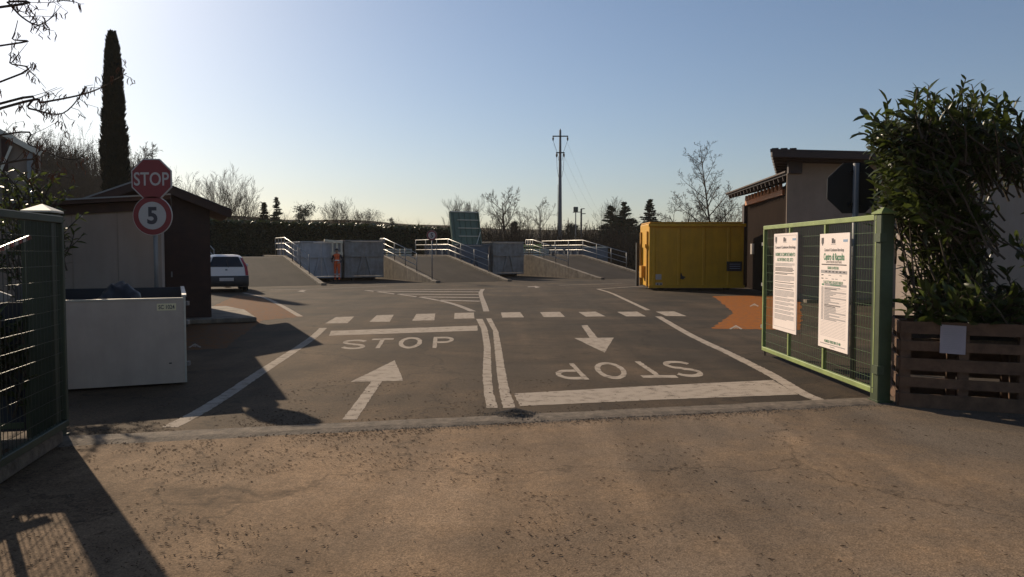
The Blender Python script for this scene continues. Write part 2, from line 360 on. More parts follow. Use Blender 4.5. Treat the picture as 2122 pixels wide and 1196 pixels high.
# painted markings: parts of the yard, thin sheets 4 mm above it
def paint(name, polys, m=None, z=0.0025, label=None):
    rag = 7.0 if m in (M_orange, M_shadeorange) else 1.0
    mb = MB()
    for p in polys:            # ragged, hand-rolled edges
        q = []
        for (x0, y0), (x1, y1) in zip(p, p[1:] + p[:1]):
            k = max(1, min(40, int(math.hypot(x1 - x0, y1 - y0) / 0.04)))
            for i in range(k):
                x, y = x0 + (x1 - x0) * i / k, y0 + (y1 - y0) * i / k; nv = mnoise.noise_vector(Vector((x * 14, y * 14, 0))); n2 = mnoise.noise_vector(Vector((x * 45, y * 45, 5)))
                q.append((x + rag * (.010 * nv.x + .007 * n2.x), y + rag * (.010 * nv.y + .007 * n2.y)))
        mb.sheet(q, z)
    o = mb.build(name, m or M_paint, yard, fix=False)
    for f in o.data.polygons:
        if f.normal.z < 0: f.flip()
    if label: o['label'] = label
    return o
def ribbon(pxs, width, sub=6):
    P = [Vector((*gp(*p), 0)) for p in pxs]; Q = []
    for i in range(len(P) - 1):
        a, b, c, d = P[max(i - 1, 0)], P[i], P[i + 1], P[min(i + 2, len(P) - 1)]
        for k in range(sub):
            t = k / sub
            Q.append(0.5 * ((2 * b) + (c - a) * t + (2 * a - 5 * b + 4 * c - d) * t * t + (3 * b - a - 3 * c + d) * t ** 3))
    Q.append(P[-1]); L, Rr = [], []
    for i, q in enumerate(Q):
        t = (Q[min(i + 1, len(Q) - 1)] - Q[max(i - 1, 0)]).normalized(); nn = Vector((-t.y, t.x, 0)) * width / 2
        L.append(q + nn); Rr.append(q - nn)
    return [[(L[i].x, L[i].y), (L[i + 1].x, L[i + 1].y), (Rr[i + 1].x, Rr[i + 1].y), (Rr[i].x, Rr[i].y)] for i in range(len(Q) - 1)]
def strip(left, right):
    L = [gp(*p) for p in left]; Rr = [gp(*p) for p in right]
    return [[L[i], L[i + 1], Rr[i + 1], Rr[i]] for i in range(len(L) - 1)]
paint('edge_line', ribbon([(352, 886), (440, 838), (540, 772), (640, 706), (670, 680)], 0.15), label='white line curving along the left edge of the entry lane')
paint('edge_line', ribbon([(505, 607), (545, 616), (580, 632), (622, 656)], 0.14), label='short white line beside the orange walkway')
paint('edge_line', ribbon([(1364, 656), (1430, 694), (1512, 733), (1595, 775), (1661, 814), (1708, 833)], 0.15), label='long white line along the right edge of the exit lane')
paint('edge_line', ribbon([(1335, 593), (1285, 596), (1241, 599)], 0.13) + ribbon([(1238, 599), (1265, 607), (1296, 621), (1343, 643)], 0.14), label='bent white line in front of the yellow container')
Z2 = lambda x, y: (600 + x / 3.537, 600 + y / 3.537)
Z3 = lambda x, y: (1100 + x / 3.031, 600 + y / 3.031)
paint('centre_line', strip([Z2(*p) for p in ((1368, 217), (1405, 290), (1425, 420), (1415, 620), (1425, 760), (1445, 870))],
                           [Z2(*p) for p in ((1415, 217), (1450, 290), (1475, 420), (1480, 620), (1492, 750), (1525, 870))]))
paint('centre_line', strip([Z2(*p) for p in ((1440, 212), (1490, 300), (1505, 450), (1520, 620), (1540, 760), (1565, 870))],
                           [Z2(*p) for p in ((1478, 212), (1530, 310), (1557, 450), (1583, 610), (1614, 750), (1660, 868))]))
for q in ([(696, 657.4), (734, 656.3), (720, 670), (674, 670.5)], [(781, 653.5), (816, 652.5), (808, 667), (765, 667.5)],
          [(863, 651), (902, 650), (900, 664), (854, 665)], [(942, 649), (982, 648), (983, 660), (941, 661)],
          [(1038, 648), (1078, 647), (1086, 658), (1041, 658.5)], [(1119, 647), (1160, 646.5), (1171, 657), (1127, 657.5)],
          [(1199, 647), (1234, 646), (1255, 656), (1214, 656.5)], [(1279, 646.5), (1320, 646), (1339, 656), (1298, 656)],
          [(1359, 646), (1397, 645.5), (1423, 655.5), (1380, 655)]):
    paint('crossing_bar', [[gp(*p) for p in q]])
paint('stop_line', [[gp(*p) for p in ((686, 686), (989, 675), (990, 685.5), (682, 696))]], label='thin white stop line of the entry lane')
paint('stop_line', [[gp(*p) for p in ((1065, 816), (1330, 801), (1601, 788), (1654, 818), (1360, 829), (1078, 842))]], label='broad white stop line of the exit lane')
paint('direction_arrow', [[gp(*p) for p in ((817.7, 747), (726, 792), (836, 789.5))], [gp(*p) for p in ((770, 790.5), (792, 790), (738.5, 870), (709, 870))]])
paint('direction_arrow', [[gp(*p) for p in ((1190, 701), (1272, 700), (1253, 731))], [gp(*p) for p in ((1205, 675), (1217, 674), (1238, 700.2), (1222, 700.2))]])
hat = ribbon([(757, 602), (800, 607), (883, 618), (939, 630), (980, 645.5)], 0.18) + ribbon([(1001, 599), (996, 608), (1003, 630), (1008, 645.5)], 0.16) + ribbon([(757, 602), (880, 600.5), (1000, 599.5)], 0.26)
paint('hatched_island', hat, M_paint_far)
for a, b in (((772, 604.3), (994, 605)), ((815, 609.5), (993, 610.8)), ((862, 615.3), (994, 617)), ((910, 622), (996, 624.5))):
    paint('hatch_stripe', ribbon([a, b], 0.36, 1), M_paint_far)
paint('far_line', ribbon([(560, 601), (673, 598.5), (800, 593)], 0.13, 2), M_paint_far)
paint('far_line', ribbon([(1159, 591.3), (1213, 589.6), (1290, 587)], 0.13, 2), M_paint_far)
paint('far_arrow', [[gp(*p) for p in ((1093, 594), (1108, 593.6), (1108, 592.6), (1120, 595), (1110, 597), (1108, 595), (1094, 595.2))]], M_paint_far)
paint('far_arrow', [[gp(*p) for p in ((616, 604), (627, 601), (636, 602), (628, 603.4), (634, 606))]], M_paint_far)
for px, py in ((576, 589), (962, 581.5), (1288, 575)): pass
# lettering on the asphalt, drawn with strokes inside four measured corners
def arc(cx, cy, rx, ry, a0, a1, n=14): return [(cx + rx * math.cos(R(a0 + (a1 - a0) * i / n)), cy + ry * math.sin(R(a0 + (a1 - a0) * i / n))) for i in range(n + 1)]
GLY = {'S': [arc(.5, .725, .40, .20, 20, 180, 10) + arc(.5, .725, .40, .20, 180, 265, 6) + arc(.5, .275, .40, .20, 85, 0, 6) + arc(.5, .275, .40, .20, 0, -160, 10)],
       'T': [[(0, .925), (1, .925)], [(.5, .85), (.5, 0)]],
       'O': [arc(.5, .5, .40, .42, 90, 450, 26)],
       'P': [[(.12, 0), (.12, 1)], [(.22, .92)] + arc(.5, .70, .38, .22, 90, -90, 12) + [(.22, .48)]]}
def glyph_polys(ch, quad, wd=(0.19, 0.15)):
    TL, TR, BR, BL = [Vector((*gp(*p), 0)) for p in quad]
    def mp(u, v): q = (BL * (1 - u) + BR * u) * (1 - v) + (TL * (1 - u) + TR * u) * v; return (q.x, q.y)
    out = []
    for st in GLY[ch]:
        L, Rr = [], []
        for i, (x, y) in enumerate(st):
            a, b = st[max(i - 1, 0)], st[min(i + 1, len(st) - 1)]
            if ch == 'O' and i in (0, len(st) - 1): a, b = st[-2], st[1]
            tx, ty = b[0] - a[0], b[1] - a[1]; l = math.hypot(tx, ty) or 1; nx, ny = -ty / l, tx / l
            L.append((x + nx * wd[0] / 2, y + ny * wd[1] / 2)); Rr.append((x - nx * wd[0] / 2, y - ny * wd[1] / 2))
        out += [[mp(*L[i]), mp(*L[i + 1]), mp(*Rr[i + 1]), mp(*Rr[i])] for i in range(len(st) - 1)]
    return out
for ch, q in (('S', ((400, 370), (582, 368), (545, 440), (358, 438))), ('T', ((608, 362), (768, 358), (725, 430), (565, 432))),
              ('O', ((812, 351), (985, 349), (958, 433), (785, 435))), ('P', ((1052, 349), (1212, 345), (1202, 428), (1043, 430)))):
    paint('painted_letter', glyph_polys(ch, [Z2(*p) for p in q]))
for ch, q in (('S', ((800, 448), (985, 450), (1118, 551), (930, 553))), ('T', ((562, 452), (772, 452), (930, 556), (710, 557))),
              ('O', ((372, 457), (560, 457), (640, 564), (440, 567))), ('P', ((95, 467), (275, 465), (375, 567), (180, 569)))):
    tl, tr, br, bl = [Z3(*p) for p in q]
    paint('painted_letter', glyph_polys(ch, [br, bl, tl, tr], (0.17, 0.14)))
# orange walkways
paint('orange_walkway', [[gp(*p) for p in ((490, 612), (545, 619), (585, 636), (630, 656), (545, 664), (464, 722), (380, 726), (370, 690), (430, 640))]], M_shadeorange, 0.0012, 'orange painted walkway beside the dark hut')
paint('orange_walkway', [[gp(*p) for p in ((1478, 614), (1660, 611), (1660, 684), (1473, 681), (1520, 648))]], M_orange, 0.0012, 'orange painted walkway beside the open gate')
def chevron(px, py, s=1.0): 
    return [[gp(px - 14 * s, py + 4 * s), gp(px, py - 4 * s), gp(px, py - 1 * s), gp(px - 10 * s, py + 5 * s)], [gp(px + 14 * s, py + 4 * s), gp(px, py - 4 * s), gp(px, py - 1 * s), gp(px + 10 * s, py + 5 * s)],
            [gp(px - 5 * s, py + 4 * s), gp(px, py + 0 * s), gp(px + 5 * s, py + 4 * s), gp(px, py + 2 * s)]]
paint('walkway_arrow', chevron(1525, 678), M_paint, 0.0035); paint('walkway_arrow', chevron(1563, 632, 0.7), M_paint, 0.0035); paint('walkway_arrow', chevron(404, 716), M_paint, 0.0035)

# ------------------------------------------------------------------ hills
def lerp_tab(tab, x):
    if x <= tab[0][0]: return tab[0][1:]
    for a, b in zip(tab, tab[1:]):
        if x <= b[0]:
            t = (x - a[0]) / (b[0] - a[0]); t = t * t * (3 - 2 * t)
            return tuple(p + (q - p) * t for p, q in zip(a[1:], b[1:]))
    return tab[-1][1:]
#       bearing(tan)  crest slope  crest dist  foot dist
HT = [(-1.6, .10, 120, 70), (-.62, .118, 120, 75), (-.50, .105, 130, 78), (-.44, .075, 170, 85), (-.38, .052, 300, 120), (-.30, .046, 330, 130), (-.2, .043, 380, 150), (-.1, .036, 500, 170), (0.05, .029, 560, 190), (.25, .03, 520, 190), (.6, .034, 420, 180), (1.6, .034, 400, 170)]
hills = MB(); NA, NR = 120, 26
def terrain(t, r):
    s, rc, r0 = lerp_tab(HT, t); k = max(0, min(1, (r - r0) / (rc - r0))); k = k * k * (3 - 2 * k)
    h = s * rc * k; p = Vector((t * r * 0.02, r * 0.02, 0))
    return h * (1 + 0.10 * mnoise.noise(p * 1.3)) + (mnoise.noise(p * 3) * 1.2 if k > 0 else 0) * k
for i in range(NA + 1):
    t = -1.6 + 3.2 * i / NA
    for j in range(NR + 1):
        r = 62 + (900 - 62) * (j / NR) ** 1.6
        hills.v.append(Vector((t * r, r, terrain(t, r) - 0.06)))
for i in range(NA):
    for j in range(NR): a = i * (NR + 1) + j; hills.f.append((a, a + NR + 1, a + NR + 2, a + 1)); hills.m.append(0)
tag(hills.build('hills', M_hill, smooth=True, fix=False), kind='structure')

# ------------------------------------------------------------------ ramps of the unloading platform
PO = Vector((-9.04, 37.1, 0)); U = Vector((0.873, 0.488, 0)); V = Vector((-0.488, 0.873, 0)); ZU = Vector((0, 0, 1)); DECK = 1.3
def P(u, v, z=0.0): return PO + U * u + V * v + ZU * z
PANG = math.atan2(U.y, U.x)
def ramp(u0, u1, label, vend=13.0):
    t = thing('ramp', label, 'ramp', P((u0 + u1) / 2, 0), PANG, 'unloading ramps')
    wl = 0.26
    mb = MB(); prof = [(0.0, 0.004), (7.5, DECK), (vend, DECK), (vend, -0.02), (0.0, -0.02)]
    mb.prism(prof, V, ZU, P(u0 + wl, 0), U * (u1 - u0 - 2 * wl)); mb.build('deck', M_deck, t)
    for a in (u0, u1 - wl):
        s = MB(); top = 0.10
        s.prism([(-0.45, -0.02), (-0.45, 0.12), (0, 0.12), (7.5, DECK + top), (vend, DECK + top), (vend, -0.02)], V, ZU, P(a, 0), U * wl); s.build('side_wall', M_conc, t, bevel=0.015)
    return t
ramp(-4.6, 0.0, 'asphalt ramp with concrete sides rising behind the parked white car')
ramp(5.64, 10.1, 'middle asphalt ramp behind the small speed limit sign')
ramp(16.0, 20.3, 'asphalt ramp nearest the yellow container')
tagged = MB(); tagged.prism([(13.0, -0.02), (13.0, DECK), (16, DECK), (16, -0.02)], V, ZU, P(-14, 0), U * 40)
tag(tagged.build('platform', M_conc), kind='structure')
def railing(u, v0, v1, label, fl=0.0, n_slope=4, n_flat=3, back=None):
    """handrail: sloping from v0 up to the deck edge, level to v1"""
    zf = lambda v: DECK * min(1, v / 7.5) + 0.10
    t = thing('ramp_railing', label, 'railing', P(u, v0, zf(v0)), PANG, 'ramp railings')
    for k in range(3):
        h = 1.0 - 0.33 * k
        pts = [P(u, v0, zf(v0) + h), P(u, 7.5, zf(7.5) + h), P(u, v1, zf(v1) + h)]
        if back: pts.append(P(u + back, v1, zf(v1) + h))
        mb = MB(); mb.tube(pts, 0.026 if k == 0 else 0.021, 8); mb.build('rail', M_steel, t, smooth=True)
    vs = [v0 + 0.02 + (7.5 - v0 - 0.02) * i / (n_slope - 1) for i in range(n_slope)] + [7.5 + (v1 - 7.5) * (i + 1) / n_flat for i in range(n_flat)]
    for v in vs:
        mb = MB(); mb.tube([P(u, v, zf(v) - 0.05), P(u, v, zf(v) + 1.0)], 0.026, 8); mb.build('post', M_grey_post, t, smooth=True)
    if back:
        for i in range(1, 4):
            mb = MB(); mb.tube([P(u + back * i / 3, v1, DECK), P(u + back * i / 3, v1, zf(v1) + 1.0)], 0.026, 8); mb.build('post', M_grey_post, t, smooth=True)
    return t
railing(-4.47, 3.4, 9.0, 'steel railing rising just above the roof of the white car')
railing(-0.13, 2.2, 9.8, 'steel railing right of the ramp behind the white car')
railing(5.77, 2.4, 8.2, 'steel railing left of the middle ramp, next to the bay with the worker')
railing(9.97, 2.0, 12.9, 'steel railing right of the middle ramp below the open green lid')
railing(16.13, 3.2, 8.4, 'steel railing right beside the rust stained grey container')
railing(20.17, 2.6, 12.9, 'steel railing farthest right, next to the yellow container')
# thin mesh fence at the back edge of the platform
fb = thing('wire_fence', 'thin grey wire mesh fence in front of the laurel hedge', 'fence', P(-1, 15.4, DECK), PANG)
for i in range(12):
    mb = MB(); p = P(-8 + i * 2.2, 15.4, DECK); mb.tube([p, p + ZU * 1.05], 0.016, 6); mb.build('post', M_darkwire, fb)
mb = MB()
for k in range(6): mb.tube([P(-8, 15.4, DECK + 0.1 + k * 0.18), P(16.2, 15.4, DECK + 0.1 + k * 0.18)], 0.003, 4)
for i in range(160): mb.tube([P(-8 + i * 0.15, 15.4, DECK + 0.1), P(-8 + i * 0.15, 15.4, DECK + 1.0)], 0.002, 3)
tag(mb.build('wire_mesh', M_darkwire, fb), kind='stuff')

# ------------------------------------------------------------------ skips in the bays
def skip(u0, u1, v0, L, H, m, label, lid=False, frame=False, brace=True):
    t = thing('roll_off_skip', label, 'skip', P((u0 + u1) / 2, v0), PANG, 'skips in the unloading bays')
    wt = 0.07
    b = MB(); b.prism([(u0, 0.18), (u1, 0.18), (u1, 0.26), (u0, 0.26)], U, ZU, P(0, v0), V * L); b.build('floor', m, t)
    for nm, a, c in (('side', u0, u0 + wt), ('side', u1 - wt, u1)):
        s = MB(); s.prism([(a, 0.26), (c, 0.26), (c, H), (a, H)], U, ZU, P(0, v0), V * L); s.build(nm, m, t)
    s = MB(); s.prism([(u0 + wt, 0.26), (u1 - wt, 0.26), (u1 - wt, H), (u0 + wt, H)], U, ZU, P(0, v0 + L - wt), V * wt); s.build('end_wall', m, t)
    um = (u0 + u1) / 2
    for a, c in ((u0 + wt, um - 0.004), (um + 0.004, u1 - wt)):
        s = MB(); s.prism([(a, 0.27), (c, 0.27), (c, H - 0.02), (a, H - 0.02)], U, ZU, P(0, v0 + 0.02), V * wt); d = s.build('door', m, t)
        if brace:
            s = MB(); sg = -1 if a < um - 0.5 else 1
            x0, x1 = um + sg * 0.12, um + sg * 0.38
            s.beam(P(x0, v0 - 0.02, H * 0.62), P(x1, v0 - 0.02, 0.3), 0.09, 0.08, up=-V); s.build('brace', m, d)
    s = MB(); s.beam(P(u0, v0 - 0.03, H * 0.63), P(u1, v0 - 0.03, H * 0.63), 0.09, 0.09); s.build('cross_rib', m, t)
    s = MB(); s.beam(P(u0, v0 - 0.0, H + 0.035), P(u1, v0 - 0.0, H + 0.035), 0.1, 0.07); s.build('rim', M_steel if not brace else m, t)
    for a in (u0 - 0.02, u1 + 0.02):
        s = MB(); s.beam(P(a, v0 + 0.06, H + 0.035), P(a, v0 + L, H + 0.035), 0.1, 0.07); s.build('rim', m, t)
        for k in range(6):
            q = MB(); q.beam(P(a, v0 + 0.4 + k * (L - 0.6) / 5, 0.26), P(a, v0 + 0.4 + k * (L - 0.6) / 5, H), 0.08, 0.08); q.build('side_rib', m, t)
    for a in (u0 + 0.5, u1 - 0.5):
        s = MB(); s.beam(P(a, v0 + 0.1, 0.09), P(a, v0 + L, 0.09), 0.1, 0.176); s.build('skid', M_black, t)
    if frame:      # raised pale timber frame bolted to the right side
        q = MB(); q.beam(P(u1 - 0.95, v0 - 0.12, H + 0.12), P(u1 + 0.05, v0 - 0.12, H + 0.02), 0.16, 0.13); q.build('top_bar', M_cream, t)
        for k in range(3):
            a = P(u1 - 0.5 + k * 0.25, v0 - 0.12, 1.15); q = MB(); q.beam(a, a + ZU * (H - 1.15), 0.09, 0.07); q.build('upright', M_cream, t)
        q = MB(); q.beam(P(u1 - 0.6, v0 - 0.17, 1.5), P(u1 + 0.05, v0 - 0.17, 1.5), 0.07, 0.18); q.build('cross_bar', M_cream, t)
    if lid:
        a, c = P(u0 - 0.05, v0 + 0.9, H + 0.08), P(u1 - 0.1, v0 + 0.9, H + 0.08); up = (ZU * 2.05 - U * 0.10 + V * 0.25); tk = V * 0.06
        q = MB(); q.prism([(0, 0), (1, 0), (1, 1), (0, 1)], c - a, up, a, tk); l = q.build('lid', M_teal, t)
        for k in range(1, 4):
            q = MB(); q.beam(a.lerp(c, 0.22) + up * (k / 4) - V * 0.06, a.lerp(c, 0.97) + up * (k / 4) - V * 0.06, 0.09, 0.05); q.build('lid_rib', M_paletrim, l)
        for k in range(5):
            q = MB(); q.beam(a.lerp(c, 0.12 + k * 0.2) - V * 0.02, a.lerp(c, 0.12 + k * 0.2) + up - V * 0.02, 0.05, 0.05, up=V); q.build('lid_stiffener', M_teal, l)
        for w0 in (a, c):
            q = MB(); q.beam(w0 - V * 0.01, w0 + up - V * 0.01, 0.08, 0.2, up=V); q.build('lid_edge', M_teal, l)
        q = MB(); q.beam(a + up - V * 0.03, c + up - V * 0.03, 0.12, 0.07); q.build('lid_rim', M_steel, l)
        q = MB(); q.tube([c + V * -0.6 - U * 0.6 - ZU * 0.05, c + up * 0.38 - V * 0.1], 0.03, 6); q.build('lid_strut', M_paletrim, t)
    return t
skip(0.15, 2.32, 4.9, 5.6, 2.1, M_paleblue, 'pale blue skip with white timber frame behind the worker', frame=True)
skip(2.5, 4.75, 4.85, 5.8, 2.18, M_bluegrey, 'grey blue skip with braced doors right of the worker')
skip(10.3, 12.3, 6.5, 5.6, 2.0, M_blue, 'blue skip with a tall green lid standing open', lid=True)
skip(12.55, 14.8, 6.4, 5.6, 2.18, M_bluegrey, 'rust stained grey skip between the middle and right ramps')
skip(20.6, 22.8, 8.2, 5.0, 1.9, M_blue, 'blue skip seen through the railing of the rightmost ramp', brace=False)
# pale crates stacked on the decks
def crate(loc, rz, label):
    t = thing('slatted_crate', label, 'crate', loc, rz, 'slatted crates on the ramp decks')
    q = Matrix.Translation(loc) @ Matrix.Rotation(rz, 4, 'Z')
    for k in range(3):
        for sy in (-1, 1):
            b = MB(); b.box((0, sy * 0.36, 0.10 + k * 0.17), (0.80, 0.02, 0.11), M=q); b.build('slat', M_paletrim, t)
        for sx in (-1, 1):
            b = MB(); b.box((sx * 0.39, 0, 0.10 + k * 0.17), (0.02, 0.70, 0.11), M=q); b.build('slat', M_paletrim, t)
    b = MB(); b.box((0, 0, 0.02), (0.76, 0.70, 0.03), M=q); b.build('base', M_paletrim, t)
    return t
names_c = ['leftmost', 'second', 'third', 'rightmost']
for i in range(4): crate(P(16.75 + i * 0.86, 11.6, DECK + 0.004), PANG, names_c[i] + ' of four pale slatted crates on the ramp nearest the yellow container')
for i in range(3): crate(P(6.9 + i * 0.9, 11.8, DECK + 0.004), PANG, ['left', 'middle', 'right'][i] + ' one of three pale slatted crates behind the small speed sign')
gb = thing('green_barrier', 'green board barrier behind the pale crates on the right ramp', 'barrier', P(18.1, 12.5, DECK), PANG)
for k in range(2):
    b = MB(); b.beam(P(16.6, 12.5, DECK + 0.45 + k * 0.3), P(19.9, 12.5, DECK + 0.45 + k * 0.3), 0.04, 0.2); b.build('board', M_green, gb)
for a in (16.7, 18.2, 19.8):
    b = MB(); b.beam(P(a, 12.56, DECK), P(a, 12.56, DECK + 0.9), 0.07, 0.07); b.build('post', M_green, gb)

# ------------------------------------------------------------------ traffic signs
def octagon(r): return [(r * math.cos(R(22.5 + 45 * i)), r * math.sin(R(22.5 + 45 * i))) for i in range(8)]
def circle(r, n=40): return [(r * math.cos(2 * math.pi * i / n), r * math.sin(2 * math.pi * i / n)) for i in range(n)]
def disc(c, poly, A, B, N, thick): m = MB(); m.prism(poly, A, B, Vector(c) - Vector(N) * thick, Vector(N) * thick); return m
def stop_face(t, c, A, B, N, r, face=True):
    c, N = Vector(c), Vector(N)
    o = disc(c, octagon(r), A, B, N, 0.02).build('stop_plate', M_signback if not face else M_signwhite, t)
    if face:
        disc(c + N * 0.003, octagon(r * 0.945), A, B, N, 0.002).build('red_field', M_red, o)
        m = MB(); put_text(m, 'STOP', c + N * 0.0045, A, B, r * 0.62, r * 1.62, bold=0.012); m.build('lettering', M_signwhite, o, fix=False)
def limit_face(t, c, A, B, N, r):
    c, N = Vector(c), Vector(N)
    o = disc(c, circle(r), A, B, N, 0.02).build('limit_plate', M_signwhite, t)
    disc(c + N * 0.003, circle(r * 0.97), A, B, N, 0.002).build('red_ring', M_red, o)
    disc(c + N * 0.006, circle(r * 0.70), A, B, N, 0.002).build('white_field', M_signwhite, o)
    m = MB(); put_text(m, '5', c + N * 0.0075, A, B, r * 0.88, r * 0.52, bold=0.035); m.build('numeral', M_ink, o, fix=False)
X, Y_, Z = Vector((1, 0, 0)), Vector((0, 1, 0)), Vector((0, 0, 1))
Ys = 11.7; sb = at(319, 500, Ys)
t = thing('stop_sign', 'red octagonal stop sign above a round 5 limit disc on grey pole', 'traffic sign', (sb.x, Ys, 0))
m = MB(); m.tube([(sb.x + 0.03, Ys, -0.02), (sb.x + 0.02, Ys, 2.95)], 0.032, 12); m.build('pole', M_grey_post, t, smooth=True)
c = at(314, 371, Ys - 0.075); stop_face(t, c, X, Z, -Y_, 0.325)
c2 = at(316, 447, Ys - 0.075); limit_face(t, c2, X, Z, -Y_, 0.296)
for z in (c.z, c2.z):
    m = MB(); m.box((sb.x + 0.02, Ys - 0.005, z), (0.09, 0.09, 0.04)); m.build('clamp', M_grey_post, t)
Yq = 40.2; c = at(895, 488, Yq)
t = thing('speed_sign', 'small round 5 speed limit sign at the foot of the middle ramp', 'traffic sign', (c.x, Yq, 0))
m = MB(); m.tube([(c.x, Yq, -0.02), (c.x, Yq, c.z)], 0.03, 8); m.build('pole', M_grey_post, t, smooth=True)
limit_face(t, c + Vector((0, -0.05, 0)), X, Z, -Y_, 0.27)
Yb = 9.55; c = at(1769, 390, Yb)
t = thing('traffic_sign', 'dark back of an octagonal sign standing behind the open gate', 'traffic sign', (c.x, Yb, 0))
m = MB(); m.tube([(c.x + 0.01, Yb - 0.06, -0.02), (c.x, Yb - 0.06, 2.68)], 0.035, 12); m.build('pole', M_grey_post, t, smooth=True)
a = R(-12); stop_face(t, c, (math.cos(a), math.sin(a), 0), Z, (-math.sin(a), math.cos(a), 0), 0.335, False)
for dz in (-0.2, 0.2):
    m = MB(); m.box((c.x, Yb - 0.035, c.z + dz), (0.14, 0.05, 0.035)); m.build('clamp', M_signback, t)

# ------------------------------------------------------------------ gate leaves and posts
def gate_leaf(name, label, A, B, z0, z1, bars, m_frame, wire_m, vs=0.062, hs=0.13):
    A, B = Vector((*A, 0)), Vector((*B, 0)); d = (B - A).normalized(); n = Vector((-d.y, d.x, 0)); L = (B - A).length
    t = thing(name, label, 'gate', A)
    for z in (z0, z1):
        b = MB(); b.beam(A + ZU * z, B + ZU * z, 0.05, 0.06); b.build('rail', m_frame, t, bevel=0.006)
    for p in (A + d * 0.025, B - d * 0.025):
        b = MB(); b.beam(p + ZU * (z0 + 0.03), p + ZU * (z1 - 0.03), 0.05, 0.05, up=d); b.build('stile', m_frame, t, bevel=0.006)
    for s in bars:
        p = A + d * s; b = MB(); b.beam(p + ZU * (z0 + 0.03), p + ZU * (z1 - 0.03), 0.045, 0.04, up=d); b.build('upright', m_frame, t)
    w_ = MB(); k = 1; off = n * 0.0
    while k * vs < L: p = A + d * (k * vs) + off; w_.tube([p + ZU * z0, p + ZU * z1], 0.0026, 4, cap=False); k += 1
    k = 1
    while z0 + k * hs < z1: z = z0 + k * hs; w_.tube([A + off + ZU * z, B + off + ZU * z], 0.0026, 4, cap=False); k += 1
    tag(w_.build('wire_mesh', wire_m, t, fix=False), kind='stuff')
    return t, A, B, d, n, L
GA, GB = gp(1813, 832), gp(1581, 737)
gt, A, B, d, n, L = gate_leaf('gate_leaf', 'light green mesh gate leaf carrying two white notice boards', GA, GB, 0.115, 1.965, (1.35, 2.55), M_green, M_wire)
for z in (0.35, 1.75):
    b = MB(); b.box(A - d * 0.05 + ZU * z, (0.07, 0.12, 0.09)); b.build('hinge', M_darkgreen, gt)
b = MB(); b.tube([B + ZU * 1.05, B + ZU * 0.0 + d * 0.0 - n * 0.03], 0.011, 6); b.build('drop_bolt', M_black, gt)
for z in (0.45, 1.1, 1.72):
    b = MB(); b.box(B + d * 0.03 + ZU * z, (0.05, 0.06, 0.05)); b.build('catch', M_steel, gt)
def post(name, label, x, y, wd, H, rz, m, cap_m):
    t = thing(name, label, 'gate post', (x, y, 0), rz)
    q = Matrix.Translation((x, y, 0)) @ Matrix.Rotation(rz, 4, 'Z')
    b = MB(); b.box((0, 0, H / 2 - 0.02), (wd, wd, H), M=q); b.build('shaft', m, t, bevel=0.012)
    h = wd / 2 + 0.015; z = H - 0.02
    b = MB(); b.add([q @ Vector(p) for p in ((-h, -h, z), (h, -h, z), (h, h, z), (-h, h, z), (-h, -h, z + .015), (h, -h, z + .015), (h, h, z + .015), (-h, h, z + .015), (0, 0, z + 0.075))],
                    [(0, 3, 2, 1), (0, 1, 5, 4), (1, 2, 6, 5), (2, 3, 7, 6), (3, 0, 4, 7), (4, 5, 8), (5, 6, 8), (6, 7, 8), (7, 4, 8)]); b.build('cap', cap_m, t)
    b = MB(); b.box((0, 0, 0.012), (wd + 0.03, wd + 0.03, 0.02), M=q); b.build('base_plate', m, t)
    return t
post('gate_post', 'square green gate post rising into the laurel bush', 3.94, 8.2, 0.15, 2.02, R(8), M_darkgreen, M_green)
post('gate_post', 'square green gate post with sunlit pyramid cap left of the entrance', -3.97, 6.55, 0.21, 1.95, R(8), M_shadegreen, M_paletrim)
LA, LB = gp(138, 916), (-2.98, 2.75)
lt, A2, B2, d2, n2, L2 = gate_leaf('gate_leaf', 'dark green mesh gate leaf in shade at the left edge', LA, LB, 0.165, 1.865, (1.3, 2.5), M_shadegreen, M_darkwire, 0.07, 0.12)  # leaf frame and wires in darkened colours that carry their shade
b = MB(); b.beam(A2 - n2 * 0.1 + ZU * 0.05, B2 - n2 * 0.1 + ZU * 0.05, 0.16, 0.12); kr = tag(b.build('concrete_kerb', M_kerb, bevel=0.02), 'low concrete kerb under the shaded left gate leaf', 'kerb')
fn = thing('screened_fence', 'dark screened fence panel running off the left edge behind the gate', 'fence', (-4.15, 6.5, 0))
FD = Vector((-0.972, -0.235, 0)); F0 = Vector((-4.12, 6.56, 0))
for k in range(4):
    q = MB(); p = F0 + FD * (k * 1.6); q.beam(p, p + ZU * 1.95, .06, .06, up=FD); q.build('post', M_darkgreen, fn)
for k in range(3):
    q = MB(); q.beam(F0 + FD * (k * 1.6 + .04) + ZU * .62, F0 + FD * (k * 1.6 + 1.56) + ZU * .62, .02, 1.1); q.build('screen', M_dark, fn)  # screens kept low to shape the shadow on leaf and ground
for z in (.12, 1.9):
    q = MB(); q.beam(F0 + ZU * z - FD * -.05, F0 + FD * 4.8 + ZU * z, .045, .05); q.build('rail', M_darkgreen, fn)
q = MB(); q.beam(F0 + FD * .1 + ZU * 1.2 + Y_ * -.06, F0 + FD * 1.4 + ZU * 1.75 + Y_ * -.06, .04, .07); q.build('brace', M_grey_post, fn)
